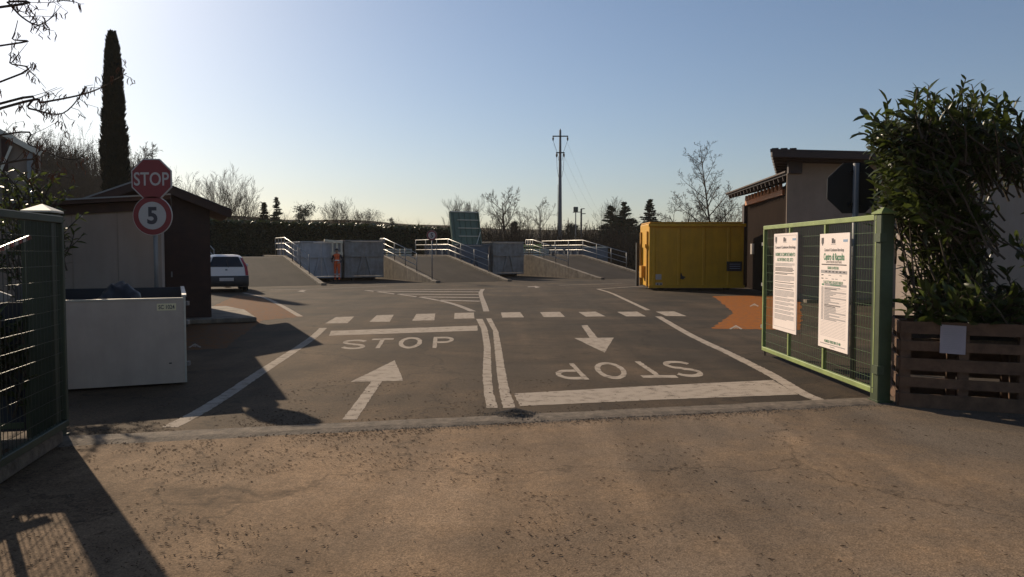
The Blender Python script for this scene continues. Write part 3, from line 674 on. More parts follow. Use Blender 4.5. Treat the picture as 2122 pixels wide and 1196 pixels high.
# barrier tape tied across the left leaf
b = MB(); pts = [A2.lerp(B2, 0.05) - n2 * 0.16 + ZU * 1.72, A2.lerp(B2, 0.2) - n2 * 0.2 + ZU * 1.60, A2.lerp(B2, 0.45) - n2 * 0.18 + ZU * 1.5]
for i in range(16):
    t0 = i / 16; p0, p1 = (pts[0].lerp(pts[1], t0 * 2) if t0 < .5 else pts[1].lerp(pts[2], t0 * 2 - 1)), (pts[0].lerp(pts[1], (i + 1) / 8) if i < 8 else pts[1].lerp(pts[2], (i + 1) / 8 - 1))
    b.beam(p0, p1, 0.012, 0.035, i % 2)
tag(b.build('barrier_tape', [M_red, M_signwhite]), 'twisted red and white barrier tape behind the shaded left gate', 'tape')

# ------------------------------------------------------------------ notice boards on the right leaf
def board(s0, s1, z0, z1, label, build_print):
    """hangs on the camera side of the right gate leaf between distances s0 and s1 from its hinge"""
    side = n if n.x < 0 else -n
    p0, p1 = A + d * s1 + side * 0.05, A + d * s0 + side * 0.05        # reading direction runs from the far end to the hinge
    Au = (p1 - p0).normalized(); Wd = (p1 - p0).length; Ht = z1 - z0
    t = thing('notice_board', label, 'notice board', p0 + ZU * z0, 0, 'notice boards on the gate')
    b = MB(); b.prism([(0, 0), (Wd, 0), (Wd, Ht), (0, Ht)], Au, ZU, p0 + ZU * z0 - side * 0.012, side * 0.012); b.build('panel', M_board, t)
    ink = {k: MB() for k in ('black', 'green', 'grey', 'blue')}
    O = p0 + ZU * z0 + side * 0.0015
    def T(txt, x, y, size, width, k='black', bold=0.0):
        q = MB(); put_text(q, txt, O + Au * (x * Wd) + ZU * (y * Ht), Au, ZU, size, width * Wd, bold); q.build('lettering', {'black': M_ink, 'green': M_inkgreen}[k], t, fix=False)
    def Bar(x0, x1, y, h, k='grey', lift=0.0):
        q = O + ZU * (y * Ht) + side * lift; ink[k].add([q + Au * (x0 * Wd), q + Au * (x1 * Wd), q + Au * (x1 * Wd) + ZU * h, q + Au * (x0 * Wd) + ZU * h], [(0, 1, 2, 3)])
    build_print(T, Bar)
    # small emblems across the head: a shield, a block mark and a pale wordmark
    em = MB(); em.prism([(0.10 * Wd + a * 0.035, 0.93 * Ht + b_ * 0.05) for a, b_ in ((-1, 1), (1, 1), (1, -.2), (0, -1), (-1, -.2))], Au, ZU, O - side * 0.001, side * 0.0012); em.build('emblem', M_ink, t)
    for x0, x1, h_ in ((.42, .49, .06), (.50, .54, .045)):
        q_ = O + ZU * (.915 * Ht); bk = MB(); bk.add([q_ + Au * (x0 * Wd), q_ + Au * (x1 * Wd), q_ + Au * (x1 * Wd) + ZU * h_, q_ + Au * (x0 * Wd) + ZU * h_], [(0, 1, 2, 3)]); bk.build('logo_block', M_ink, t, fix=False)
    Bar(0.40, 0.56, 0.905, 0.006, 'grey')
    Bar(0.80, 0.94, 0.925, 0.028, 'blue')
    for k, mm, nm in (('black', M_ink, 'bold_print'), ('green', M_inkgreen, 'green_print'), ('grey', M_inkgrey, 'fine_print'), ('blue', M_inkblue, 'pale_blue_wordmark')):
        if ink[k].v: tag(ink[k].build(nm, mm, t, fix=False), kind='stuff')
    return t
def print_rules(T, Bar):
    T('Comune di Castelnuovo Berardenga', .5, .855, .055, .86, bold=.01); T('NORME DI COMPORTAMENTO', .5, .785, .05, .84, 'green', .02); T("ALL'INTERNO DEL SITO", .5, .733, .05, .68, 'green', .02)
    r = random.Random(5); y = .69
    for blk in (3, 4, 2, 5, 1, 3, 1, 6, 3, 3, 3, 3, 5):
        for i in range(blk):
            bold = blk in (4, 2, 1); Bar(.08, r.uniform(.6, .9) if i == blk - 1 or bold else .9, y, .0085, 'black' if bold else 'grey'); y -= .0112
        y -= .0095
    for y0 in (.035, .975): Bar(.04, .96, y0, .004)
    ink_h = .94 * 1.38
    Bar(.04, .045, .035, ink_h); Bar(.955, .96, .035, ink_h)
def print_hours(T, Bar):
    T('Comune di Castelnuovo Berardenga', .5, .855, .05, .66, bold=.01); T('Centro di Raccolta', .5, .80, .085, .70, 'green', .03)
    T('Centro di Raccolta località Pianella', .5, .757, .036, .52); Bar(.08, .92, .727, .013, 'black'); T('ORARIO DI APERTURA', .48, .703, .035, .38, 'green', .02)
    Bar(.06, .94, .655, .038, 'grey')
    for i in range(6): Bar(.22 + .12 * i, .28 + .12 * i, .665, .016, 'black', .001)
    for y in (.635, .605): Bar(.08, .15, y, .012, 'black')
    for x, y in ((.33, .635), (.70, .637), (.22, .607), (.44, .605), (.56, .606), (.82, .604)): Bar(x, x + .08, y, .009)
    T('SI ACCETTANO I SEGUENTI RIFIUTI:', .49, .578, .036, .66, 'green', .015); Bar(.1, .18, .548, .02, 'green'); Bar(.2, .93, .546, .026, 'grey'); Bar(.4, .75, .553, .011, 'green', .001)
    r = random.Random(8); y = .525
    for i in range(34):
        Bar(.08, .93, y, .0028); 
        if i < 23: Bar(.20, r.uniform(.3, .75) if r.random() < .6 else .92, y + .004, .0085, 'black' if i in (1, 12, 13) else 'grey'); Bar(.09, .16, y + .004, .008)
        y -= .0127
    T('NUMERO VERDE 800 127 484', .5, .062, .034, .55, 'green', .02); Bar(.08, .92, .033, .011); Bar(.42, .58, .016, .009)
board(L * .025 + 2.08, L * .025 + 3.0, 0.48, 1.86, 'narrower white board of site rules at the far end of the gate', print_rules)
board(0.58, 1.42, 0.43, 1.82, 'white board with opening hours nearest the gate hinge', print_hours)

# ------------------------------------------------------------------ white skip container SC 1024, cabin, hut, shed on the left
SD, SL = Vector((-0.40, 0.917, 0)), Vector((-0.917, -0.40, 0))
SR = Vector((*gp(388, 797), 0)); SW, SDp, SH = 1.75, 2.6, 1.03
t = thing('open_bin', 'open white metal bin with cream number plate beside the entry lane', 'bin', SR)
def wallp(a, b, z0, z1, th, nrm, m, name, par):
    q = MB(); q.prism([(0, z0), (1, z0), (1, z1), (0, z1)], b - a, ZU, a, nrm * th); return q.build(name, m, par, bevel=0.004)
q = MB(); wv = [(0, 0.03), (SW, 0.03), (SW, SH), (SW - 0.25, SH), (1.27, SH + 0.005), (1.19, SH - 0.0), (0, SH)]
q.prism(wv, SL, ZU, SR, SD * 0.03); fp = q.build('front_panel', M_white, t)
wallp(SR + SD * 0.03, SR + SD * SDp, 0.03, SH + 0.03, 0.03, SL, M_white, 'side_panel', t)
wallp(SR + SL * (SW - .03) + SD * 0.03, SR + SL * (SW - .03) + SD * SDp, 0.03, SH + 0.2, 0.03, SL, M_navy, 'side_panel', t)
wallp(SR + SD * SDp, SR + SD * SDp + SL * SW, 0.03, SH + 0.04, 0.03, SD, M_navy, 'back_panel', t)
q = MB(); q.prism([(0.03, 0.05), (SW - .03, 0.05), (SW - .03, 0.09), (0.03, 0.09)], SL, ZU, SR + SD * 0.03, SD * (SDp - 0.03)); q.build('floor', M_navy, t)
for a, b_ in ((SR + SD * 0.015, SR + SL * (SW - .28) + SD * 0.015),):
    q = MB(); q.beam(a + ZU * (SH + 0.012), b_ + ZU * (SH + 0.012), 0.05, 0.02); q.build('rim', M_steel, t)
q = MB(); q.beam(SR + SD * 0.05 + ZU * (SH + 0.044) + SL * 0.015, SR + SD * SDp + ZU * (SH + 0.044) + SL * 0.015, 0.05, 0.02); q.build('rim', M_steel, t)
q = MB(); q.beam(SR + SL * 0.012 - SD * 0.004 + ZU * 0.03, SR + SL * 0.012 - SD * 0.004 + ZU * SH, 0.022, 0.006, up=SD); q.build('corner_strip', M_steel, t)
for z in (0.25, 0.75, 0.98):
    q = MB(); q.box(SR + SD * 0.06 - SL * 0.015 + ZU * z, (0.04, 0.06, 0.05)); q.build('latch', M_grey_post, t)
pc = SR + SL * 0.21 + ZU * 0.945 - SD * 0.002
q = MB(); q.prism([(-0.105, -0.042), (0.105, -0.042), (0.105, 0.042), (-0.105, 0.042)], -SL, ZU, pc, -SD * 0.002); npl = q.build('number_plate', M_plate, t)
q = MB(); put_text(q, 'SC 1024', pc - SD * 0.0035, -SL, ZU, 0.05, 0.175, bold=0.02); q.build('lettering', M_ink, npl, fix=False)
q = MB(); q.box(SR + SL * 0.18 - SD * 0.001 + ZU * 0.27, (0.03, 0.01, 0.014), math.atan2(SL.y, SL.x)); q.build('slot', M_black, t)
# drain feet
for a in (0.15, SW - 0.15):
    for b_ in (0.2, SDp - 0.2):
        q = MB(); q.box(SR + SL * a + SD * b_ + ZU * 0.02, (0.1, 0.1, 0.045)); q.build('foot', M_black, t)
bm = bmesh.new(); bmesh.ops.create_icosphere(bm, subdivisions=4, radius=1.0); bc = SR + SL * 0.72 + SD * 1.25
for v in bm.verts:
    k = .86 + 0.16 * mnoise.noise(v.co * 1.3) + 0.06 * mnoise.noise(v.co * 5) + 0.03 * abs(mnoise.noise(v.co * 13))
    v.co = Vector((v.co.x * 0.36 * k, v.co.y * 0.42 * k, (v.co.z + 1) * 0.625 * k))
me = bpy.data.meshes.new('rubbish_bag'); bm.to_mesh(me); bm.free(); me.materials.append(M_bag)
for p in me.polygons: p.use_smooth = True
bo = bpy.data.objects.new('rubbish_bag', me); C.objects.link(bo); bo.location = bc + ZU * 0.09; tag(bo, 'bulging black rubbish bag showing over the rim of the white bin', 'bag')
# white cabin
CR = Vector((-5.62, 12.4, 0)); CWd, CDp = 2.5, 3.6
t = thing('white_cabin', 'white walled cabin with dark roof behind the stop sign', 'cabin', CR)
wallp(CR, CR + SL * CWd, 0.0, 2.30, 0.08, SD, M_whitewall, 'front_wall', t)
wallp(CR + SD * 0.08, CR + SD * CDp, 0.0, 2.36, 0.08, SL, M_whitewall, 'side_wall', t)
wallp(CR + SL * (CWd - .08) + SD * 0.08, CR + SL * (CWd - .08) + SD * CDp, 0.0, 2.12, 0.08, SL, M_whitewall, 'side_wall', t)
wallp(CR + SD * CDp, CR + SD * CDp + SL * CWd, 0.0, 2.25, 0.08, SD, M_whitewall, 'back_wall', t)
for k in range(1, 4):
    s = CWd * k / 4; q = MB(); q.beam(CR + SL * s - SD * 0.003 + ZU * 0.02, CR + SL * s - SD * 0.003 + ZU * 2.22, 0.012, 0.006, up=SD); q.build('panel_joint', M_greywall, t)
q = MB(); q.prism([(-0.15, 2.44), (CWd + .15, 2.20), (CWd + .15, 2.28), (-0.15, 2.52)], SL, ZU, CR - SD * 0.22, SD * (CDp + 0.5)); rf = q.build('roof', M_darkwood, t)
q = MB(); q.beam(CR - SL * 0.15 - SD * 0.235 + ZU * 2.51, CR + SL * (CWd + .15) - SD * 0.235 + ZU * 2.27, 0.02, 0.022); q.build('roof_trim', M_grey_post, rf)
q = MB(); q.prism([(0.0, 2.28), (CWd, 2.06), (CWd, 2.2), (0.0, 2.42)], SL, ZU, CR - SD * 0.05, SD * 0.04); q.build('fascia', M_darkwood, t)
# dark hut with gable roof
HX0, HX1, HY0, HY1 = -2.90, -0.44, 0.42, 3.9
XF = Matrix.Translation((-6.26, 17.3, 0)) @ Matrix.Rotation(math.atan2(0.4, 0.917), 4, 'Z')
t = thing('timber_hut', 'dark brown timber hut with a low gable roof', 'hut', XF @ Vector((-1.67, HY0, 0.12)), math.atan2(0.4, 0.917))
hm = (HX0 + HX1) / 2; EH, RH = 2.70, 3.20; ez = EH - 0.10
q = MB(); q.prism([(HX0, .12), (HX1, .12), (HX1, EH), (hm, RH - .14), (HX0, EH)], X, Z, (0, HY0, 0), Y_ * 0.1); q.build('front_wall', M_darkwood, t)
q = MB(); q.prism([(HX0, .12), (HX1, .12), (HX1, EH), (hm, RH - .14), (HX0, EH)], X, Z, (0, HY1 - .1, 0), Y_ * 0.1); q.build('back_wall', M_darkwood, t)
for a in (HX0, HX1 - .1):
    q = MB(); q.box((a + .05, (HY0 + HY1) / 2, (EH + .12) / 2), (.1, HY1 - HY0 - .2, EH - .12)); q.build('side_wall', M_darkwood, t)
ov = 0.44; sl = (RH - EH) / (hm - HX0 + 0.0)
for sgn in (-1, 1):
    e = HX0 - ov if sgn < 0 else HX1 + ov
    q = MB(); q.prism([(hm, RH), (e, EH - ov * sl), (e, EH - ov * sl - .09), (hm, RH - .09)], X, Z, (0, HY0 - .42, 0), Y_ * (HY1 - HY0 + .84)); r_ = q.build('roof_slope', M_darkwood, t)
    q = MB(); q.beam((hm, HY0 - .43, RH + .012), (e, HY0 - .43, EH - ov * sl + .012), 0.025, 0.03); q.build('verge_trim', M_grey_post if sgn < 0 else M_redwood, r_)
    q = MB(); q.beam((hm, HY0 - .41, RH - .10), (e, HY0 - .41, EH - ov * sl - .10), 0.05, 0.14); q.build('barge_board', M_darkwood, r_)
q = MB(); q.box((hm + .75, HY0 - .012, 1.12), (.9, .03, 2.0)); dr = q.build('door', M_darkwood, t)
q = MB(); q.box((hm + .42, HY0 - .05, 1.1), (.03, .05, .12)); q.build('handle', M_grey_post, dr)
for i in range(18):        # vertical cladding boards of the gable front
    a = HX0 + 0.01 + i * (HX1 - HX0) / 18; wdt = (HX1 - HX0) / 18 - 0.012
    if abs(a + wdt / 2 - hm - .75) < .5: continue
    top = EH - .02 + (RH - .18 - EH) * (1 - abs(a + wdt / 2 - hm) / (hm - HX0)) ; q = MB(); q.box((a + wdt / 2, HY0 - .01, (.13 + top) / 2), (wdt, .02, top - .13)); q.build('board', M_darkwood, t)
sb_ = MB(); sb_.prism([(-3.4, 0.0), (0.5, 0.0), (0.45, 2.6), (0.1, 4.2), (-3.4, 4.2)], X, Y_, (0, 0, 0.004), Z * 0.112); tag(sb_.build('concrete_slab', M_conc, bevel=0.02), kind='structure')
# grey steel shed at the left edge
XF = Matrix.Translation((-11.05, 18.0, 0)) @ Matrix.Rotation(R(31.5), 4, 'Z')
t = thing('steel_shed', 'grey steel panel shed with sloping roof at the left edge', 'shed', (-11.05, 18.0, 0), R(31.5))
SX0, SX1, SY0, SY1 = -2.6, 0.0, 0.0, 5.0; shz = lambda x: 3.85 + (SX1 - x) * 0.58
q = MB(); q.prism([(SX0, 0), (SX1, 0), (SX1, shz(SX1)), (SX0, shz(SX0))], X, Z, (0, SY0, 0), Y_ * 0.1); q.build('front_wall', M_greywall, t)
q = MB(); q.prism([(SX0, 0), (SX1, 0), (SX1, shz(SX1)), (SX0, shz(SX0))], X, Z, (0, SY1 - .1, 0), Y_ * 0.1); q.build('back_wall', M_greywall, t)
q = MB(); q.box((SX1 - .05, (SY0 + SY1) / 2, shz(SX1) / 2), (.1, SY1 - SY0 - .2, shz(SX1))); q.build('side_wall', M_greywall, t)
q = MB(); q.beam((SX0, SY0 + 2.5, shz(SX0) + .06), (SX1 + .1, SY0 + 2.5, shz(SX1 + .1) + .06), 5.3, .1); q.build('roof', M_bluegrey, t)
q = MB(); q.beam((SX0, SY0 - .17, shz(SX0) + .07), (SX1 + .12, SY0 - .17, shz(SX1 + .12) + .07), .02, .12); q.build('roof_trim', M_paletrim, t)
for i in range(6):
    a = SX1 - .1 - i * .48; q = MB(); q.box((a, SY0 - .04, shz(a) / 2), (.12, .07, shz(a) - .06)); q.build('wall_rib', M_darkwood if i % 2 else M_grey_post, t)
q = MB(); q.beam((SX1 - .75, SY0 - .09, 3.2), (SX1 - .45, SY0 - .09, 4.0), .06, .05); q.build('diagonal_brace', M_paletrim, t)
XF = None

# ------------------------------------------------------------------ buildings on the right
t = thing('service_building', 'grey service building with dark red overhanging roof', 'building', (12, 25, 0))
q = MB(); q.prism([(8.9, 25.056), (17, 25.056), (17, 34.6), (10.5, 34.6), (9.85, 28.0)], X, Y_, (0, 0, 0), Z * 3.98); q.build('core', M_shadebrown, t)
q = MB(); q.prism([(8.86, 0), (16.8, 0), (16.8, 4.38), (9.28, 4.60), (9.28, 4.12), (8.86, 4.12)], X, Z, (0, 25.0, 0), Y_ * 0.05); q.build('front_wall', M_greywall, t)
q = MB(); q.box((13.9, 27.6, 4.19), (6.0, 4.6, 0.4)); q.build('upper_block', M_shadebrown, t)
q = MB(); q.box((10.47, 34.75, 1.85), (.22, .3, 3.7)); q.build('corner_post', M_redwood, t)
# upper roof falls to the back; its purlin ends step down along the left edge
r0, r1 = Vector((8.0, 24.1, 4.72)), Vector((9.75, 28.6, 4.36)); e0, e1 = Vector((17, 24.1, 4.50)), Vector((17, 28.6, 4.2))
q = MB(); vs = [r0, e0, e1, r1]; q.add([p for p in vs] + [p + ZU * .07 for p in vs], [(0, 1, 2, 3), (7, 6, 5, 4), (0, 4, 5, 1), (1, 5, 6, 2), (2, 6, 7, 3), (3, 7, 4, 0)]); ur = q.build('upper_roof', M_redwood, t)
for i in range(11):
    k = i / 10; a, b_ = r0.lerp(r1, k), e0.lerp(e1, k); a = a + (b_ - a).normalized() * 0.06
    q = MB(); q.beam(a - ZU * .09 + Y_ * .05, b_ - ZU * .09 + Y_ * .05, .13, .17); q.build('purlin', M_redwood, ur)
q = MB(); q.beam(r0 + X * .75 - ZU * .12 + Y_ * .84, e0 - ZU * .12 + Y_ * .84, .06, .18); q.build('fascia', M_redwood, ur)
q = MB(); q.box((9.07, 24.93, 4.36), (.44, .14, .5)); q.build('beam_pocket', M_redwood, t)
for k in range(3):
    q = MB(); q.beam(r0 + ZU * .085 + X * (.15 + .28 * k), r0.lerp(r1, .98) + ZU * .078 + X * (.15 + .28 * k), .2, .02); q.build('verge_tile', M_redwood, ur)
# lower wing: eave with rafter tails over an orange notched beam
E0, E1 = Vector((8.98, 25.3, 4.12)), Vector((9.68, 34.9, 4.12)); W0, W1 = Vector((9.86, 28.0, 0)), Vector((10.5, 34.6, 0)); ed = (E1 - E0).normalized(); en = Vector((ed.y, -ed.x, 0))
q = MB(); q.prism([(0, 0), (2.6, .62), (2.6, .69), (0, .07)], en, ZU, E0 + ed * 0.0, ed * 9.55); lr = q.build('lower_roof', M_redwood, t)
for i in range(17):
    p = E0 + ed * (0.15 + i * .58) + en * 0.04; q = MB(); q.beam(p - ZU * .07, p + en * 1.3 + ZU * .25, .10, .16); q.build('rafter', M_redwood, lr)
q = MB(); q.beam(E0 + ed * .05 + ZU * .095 - en * .02, E1 + ZU * .095 - en * .02, .1, .05); q.build('gutter', M_darkwood, lr)
we = (W1 - W0).normalized(); wn = Vector((-we.y, we.x, 0)); Lw = (W1 - W0).length
q = MB(); q.prism([(0, 3.66), (Lw, 3.66), (Lw, 3.86), (0, 3.86)], we, ZU, W0 + wn * .005, wn * .1); ob = q.build('orange_beam', M_orangewood, t)
for i in range(11):
    s = .05 + i * .6; q = MB(); q.prism([(s, 3.86), (s + .38, 3.86), (s + .30, 4.06), (s + .08, 4.06)], we, ZU, W0 + wn * .07, wn * .08); q.build('beam_tooth', M_orangewood, ob)
q = MB(); q.prism([(1.05, 1.5), (1.75, 1.5), (1.75, 1.95), (1.05, 1.95)], we, ZU, W0 + wn * .02 + we * 3.9, wn * .02); q.build('wall_notice', M_signwhite, t)
q = MB(); q.box((14.0, 24.6, .05), (9.5, .8, .1)); q.build('plinth', M_conc, t)
t = thing('white_building', 'pale wall of a low building showing behind the laurel bush', 'building', (11.5, 15.5, 0))
q = MB(); q.box((12.0, 16.5, 1.62), (6.1, 3.0, 3.24)); q.build('wall', M_whitewall, t)
q = MB(); q.box((12.0, 16.5, 3.29), (6.4, 3.3, .1)); q.build('roof', M_darkwood, t)

# ------------------------------------------------------------------ yellow container
YX0, YX1, YY0, YY1 = at(1345, 602, 32).x, at(1345, 602, 32).x + 3.92, 32.0, 34.3; YH = 2.72
t = thing('yellow_container', 'yellow steel roll off container beside the service building', 'container', ((YX0 + YX1) / 2, YY0, 0))
q = MB(); q.box(((YX0 + YX1) / 2, (YY0 + YY1) / 2, 0.1 + YH / 2), (YX1 - YX0, YY1 - YY0, YH - 0.1)); q.build('body', M_yellow, t, bevel=0.03)
q = MB(); q.box(((YX0 + YX1) / 2, YY0 - .03, YH - .02), (YX1 - YX0 + .1, .14, .13)); q.build('top_rail', M_yellow, t, bevel=0.015)
q = MB(); q.box(((YX0 + YX1) / 2, YY0 - .03, .16), (YX1 - YX0 + .04, .1, .12)); q.build('bottom_rail', M_yellow, t, bevel=0.01)
for i in range(4):
    a = YX0 + .12 + i * 1.03; q = MB(); q.prism([(0, -.0), (.16, -.0), (.12, -.03), (.04, -.03)], X, Y_, (a, YY0 + .008, .22), Z * (YH - .32)); q.build('side_rib', M_yellow, t)
q = MB(); q.box(((YX0 + YX1) / 2, (YY0 + YY1) / 2, YH + .09), (YX1 - YX0 - .05, YY1 - YY0 - .1, .06)); q.build('roof', M_yellowdirty, t, bevel=0.01)
for a in (.35, 1.9):
    q = MB(); q.box((YX0 - .035, YY0 + a, 1.3), (.07, .14, 2.3)); q.build('door_post', M_yellowdirty, t)
q = MB(); q.box((YX0 - .07, YY0 + .6, 1.85), (.14, .7, .14)); q.build('door_hinge', M_yellow, t)
q = MB(); q.box((YX0 - .09, YY0 + 1.15, .75), (.18, .5, .5)); q.build('lock_box', M_yellowdirty, t)
q = MB(); q.box((YX0 - .19, YY0 + 1.9, 1.05), (.1, .25, 1.9)); q.build('side_frame', M_black, t)
for a in (YX0 + .6, YX1 - .6):
    q = MB(); q.tube([(a, YY0 + .25, .1), (a, YY0 + .6, .1)], .1, 12); q.build('roller', M_black, t)
c = at(1522, 552, YY0 - .05); q = MB(); q.box((c.x, YY0 - .01, c.z), (.62, .05, .40)); lb = q.build('blue_plate', M_navy, t)
for k in (-1, 0, 1):
    q = MB(); q.box((c.x + .02, YY0 - .038, c.z + .09 * k), (.44, .006, .018)); q.build('plate_text_line', M_inkblue, lb)
for px, py, w_, h_ in ((1365, 574, .24, .22), (1366, 589, .28, .12)):
    c = at(px, py, YY0 - .05); q = MB(); q.box((c.x, YY0 - .004, c.z), (w_, .012, h_)); q.build('sticker', M_signwhite, t)
c = at(1366, 589, YY0); q = MB()
for k in (-.07, .07): q.box((c.x + k, YY0 - .013, c.z), (.06, .008, .06))
q.build('sticker_symbols', M_ink, t)
c = at(1413, 573, YY0); q = MB(); q.prism([(-.1, -.1), (.06, -.12), (.16, -.02), (.02, .03), (-.03, .16), (-.09, .05)], X, Z, (c.x, YY0 - .001, c.z), -Y_ * .004); q.build('paint_scar', M_black, t)
c = at(1534, 582, YY0); q = MB(); q.box((c.x, YY0 - .04, .62), (.05, .06, .05)); q.build('hook', M_yellowdirty, t)

# ------------------------------------------------------------------ pallet planters at the right and pallet at the left
def pallet_planter(p0, p1, dep, H, label):
    p0, p1 = Vector((*p0, 0)), Vector((*p1, 0)); a = (p1 - p0).normalized(); b_ = Vector((-a.y, a.x, 0)); W = (p1 - p0).length
    t = thing('pallet_planter', label, 'planter', p0, math.atan2(a.y, a.x), 'pallet planters')
    rr = random.Random(int(p0.x * 100))
    sides = ((p0, a, W, -b_), (p0 + b_ * dep, a, W, b_), (p0, b_, dep, -a), (p1, b_, dep, a))
    for o, ax, ln, out in sides:
        for k in range(5):
            hgt = (.125, .10, .125, .10, .14)[k]; z = H - .06 - k * (H - .13) / 4 - rr.uniform(0, .008)
            q = MB(); q.beam(o + ZU * z + out * .012, o + ax * ln + ZU * (z + rr.uniform(-.006, .006)) + out * .012, .022, hgt); q.build('slat', M_pallet, t)
        for s in (.05, ln / 2, ln - .05):
            q = MB(); q.beam(o + ax * s - out * .05 + ZU * 0.0, o + ax * s - out * .05 + ZU * (H - .01), .1, .09, up=ax); q.build('stringer', M_pallet, t)
    q = MB(); q.beam(p0 + b_ * dep / 2 + ZU * (H - .22) + a * .1, p1 + b_ * dep / 2 + ZU * (H - .22) - a * .1, dep - .2, .08); q.build('soil', M_debris, t)
    return t, a, b_
PA, PB = (4.045, 8.0), (5.13, 7.58)
t, pa, pb = pallet_planter(PA, PB, .85, .88, 'brown pallet planter with a paper notice next to the gate post')
pallet_planter((5.20, 7.55), (6.3, 7.12), 1.0, .88, 'brown pallet planter cut by the right edge of the picture')
c = Vector((*PA, 0)) + pa * .47 - pb * .03
q = MB(); q.prism([(-.115, .57), (.115, .56), (.118, .85), (-.112, .86)], pa, ZU, c, -pb * .003); o = q.build('paper_notice', M_paper); tag(o, 'small white paper notice pinned to the pallet planter', 'notice')
q = MB()
for k in range(11):
    q.add([c - pb * .0045 + pa * x + ZU * (.815 - k * .02 + z) for x, z in ((-.085, 0), (.08 - (k % 3) * .02, 0), (.08 - (k % 3) * .02, .008 if k in (0, 2, 3) else .004), (-.085, .008 if k in (0, 2, 3) else .004))], [(0, 1, 2, 3)])
q.build('print_lines', M_inkgrey, o, fix=False)
pl = thing('standing_pallet', 'wooden pallet standing behind the shaded left gate leaf', 'pallet', A2.lerp(B2, .2) - n2 * .42)
nn = -n2
for k in range(6):
    z = .1 + k * .17; q = MB(); q.beam(A2.lerp(B2, .08) + nn * .40 + ZU * z, A2.lerp(B2, .42) + nn * .40 + ZU * z, .022, .10); q.build('slat', M_pallet, pl)
    q = MB(); q.beam(A2.lerp(B2, .08) + nn * .53 + ZU * z, A2.lerp(B2, .42) + nn * .53 + ZU * z, .022, .10); q.build('slat', M_pallet, pl)
for s in (.10, .25, .40):
    p = A2.lerp(B2, s) + nn * .465; q = MB(); q.beam(p, p + ZU * 1.02, .1, .09, up=d2); q.build('stringer', M_pallet, pl)

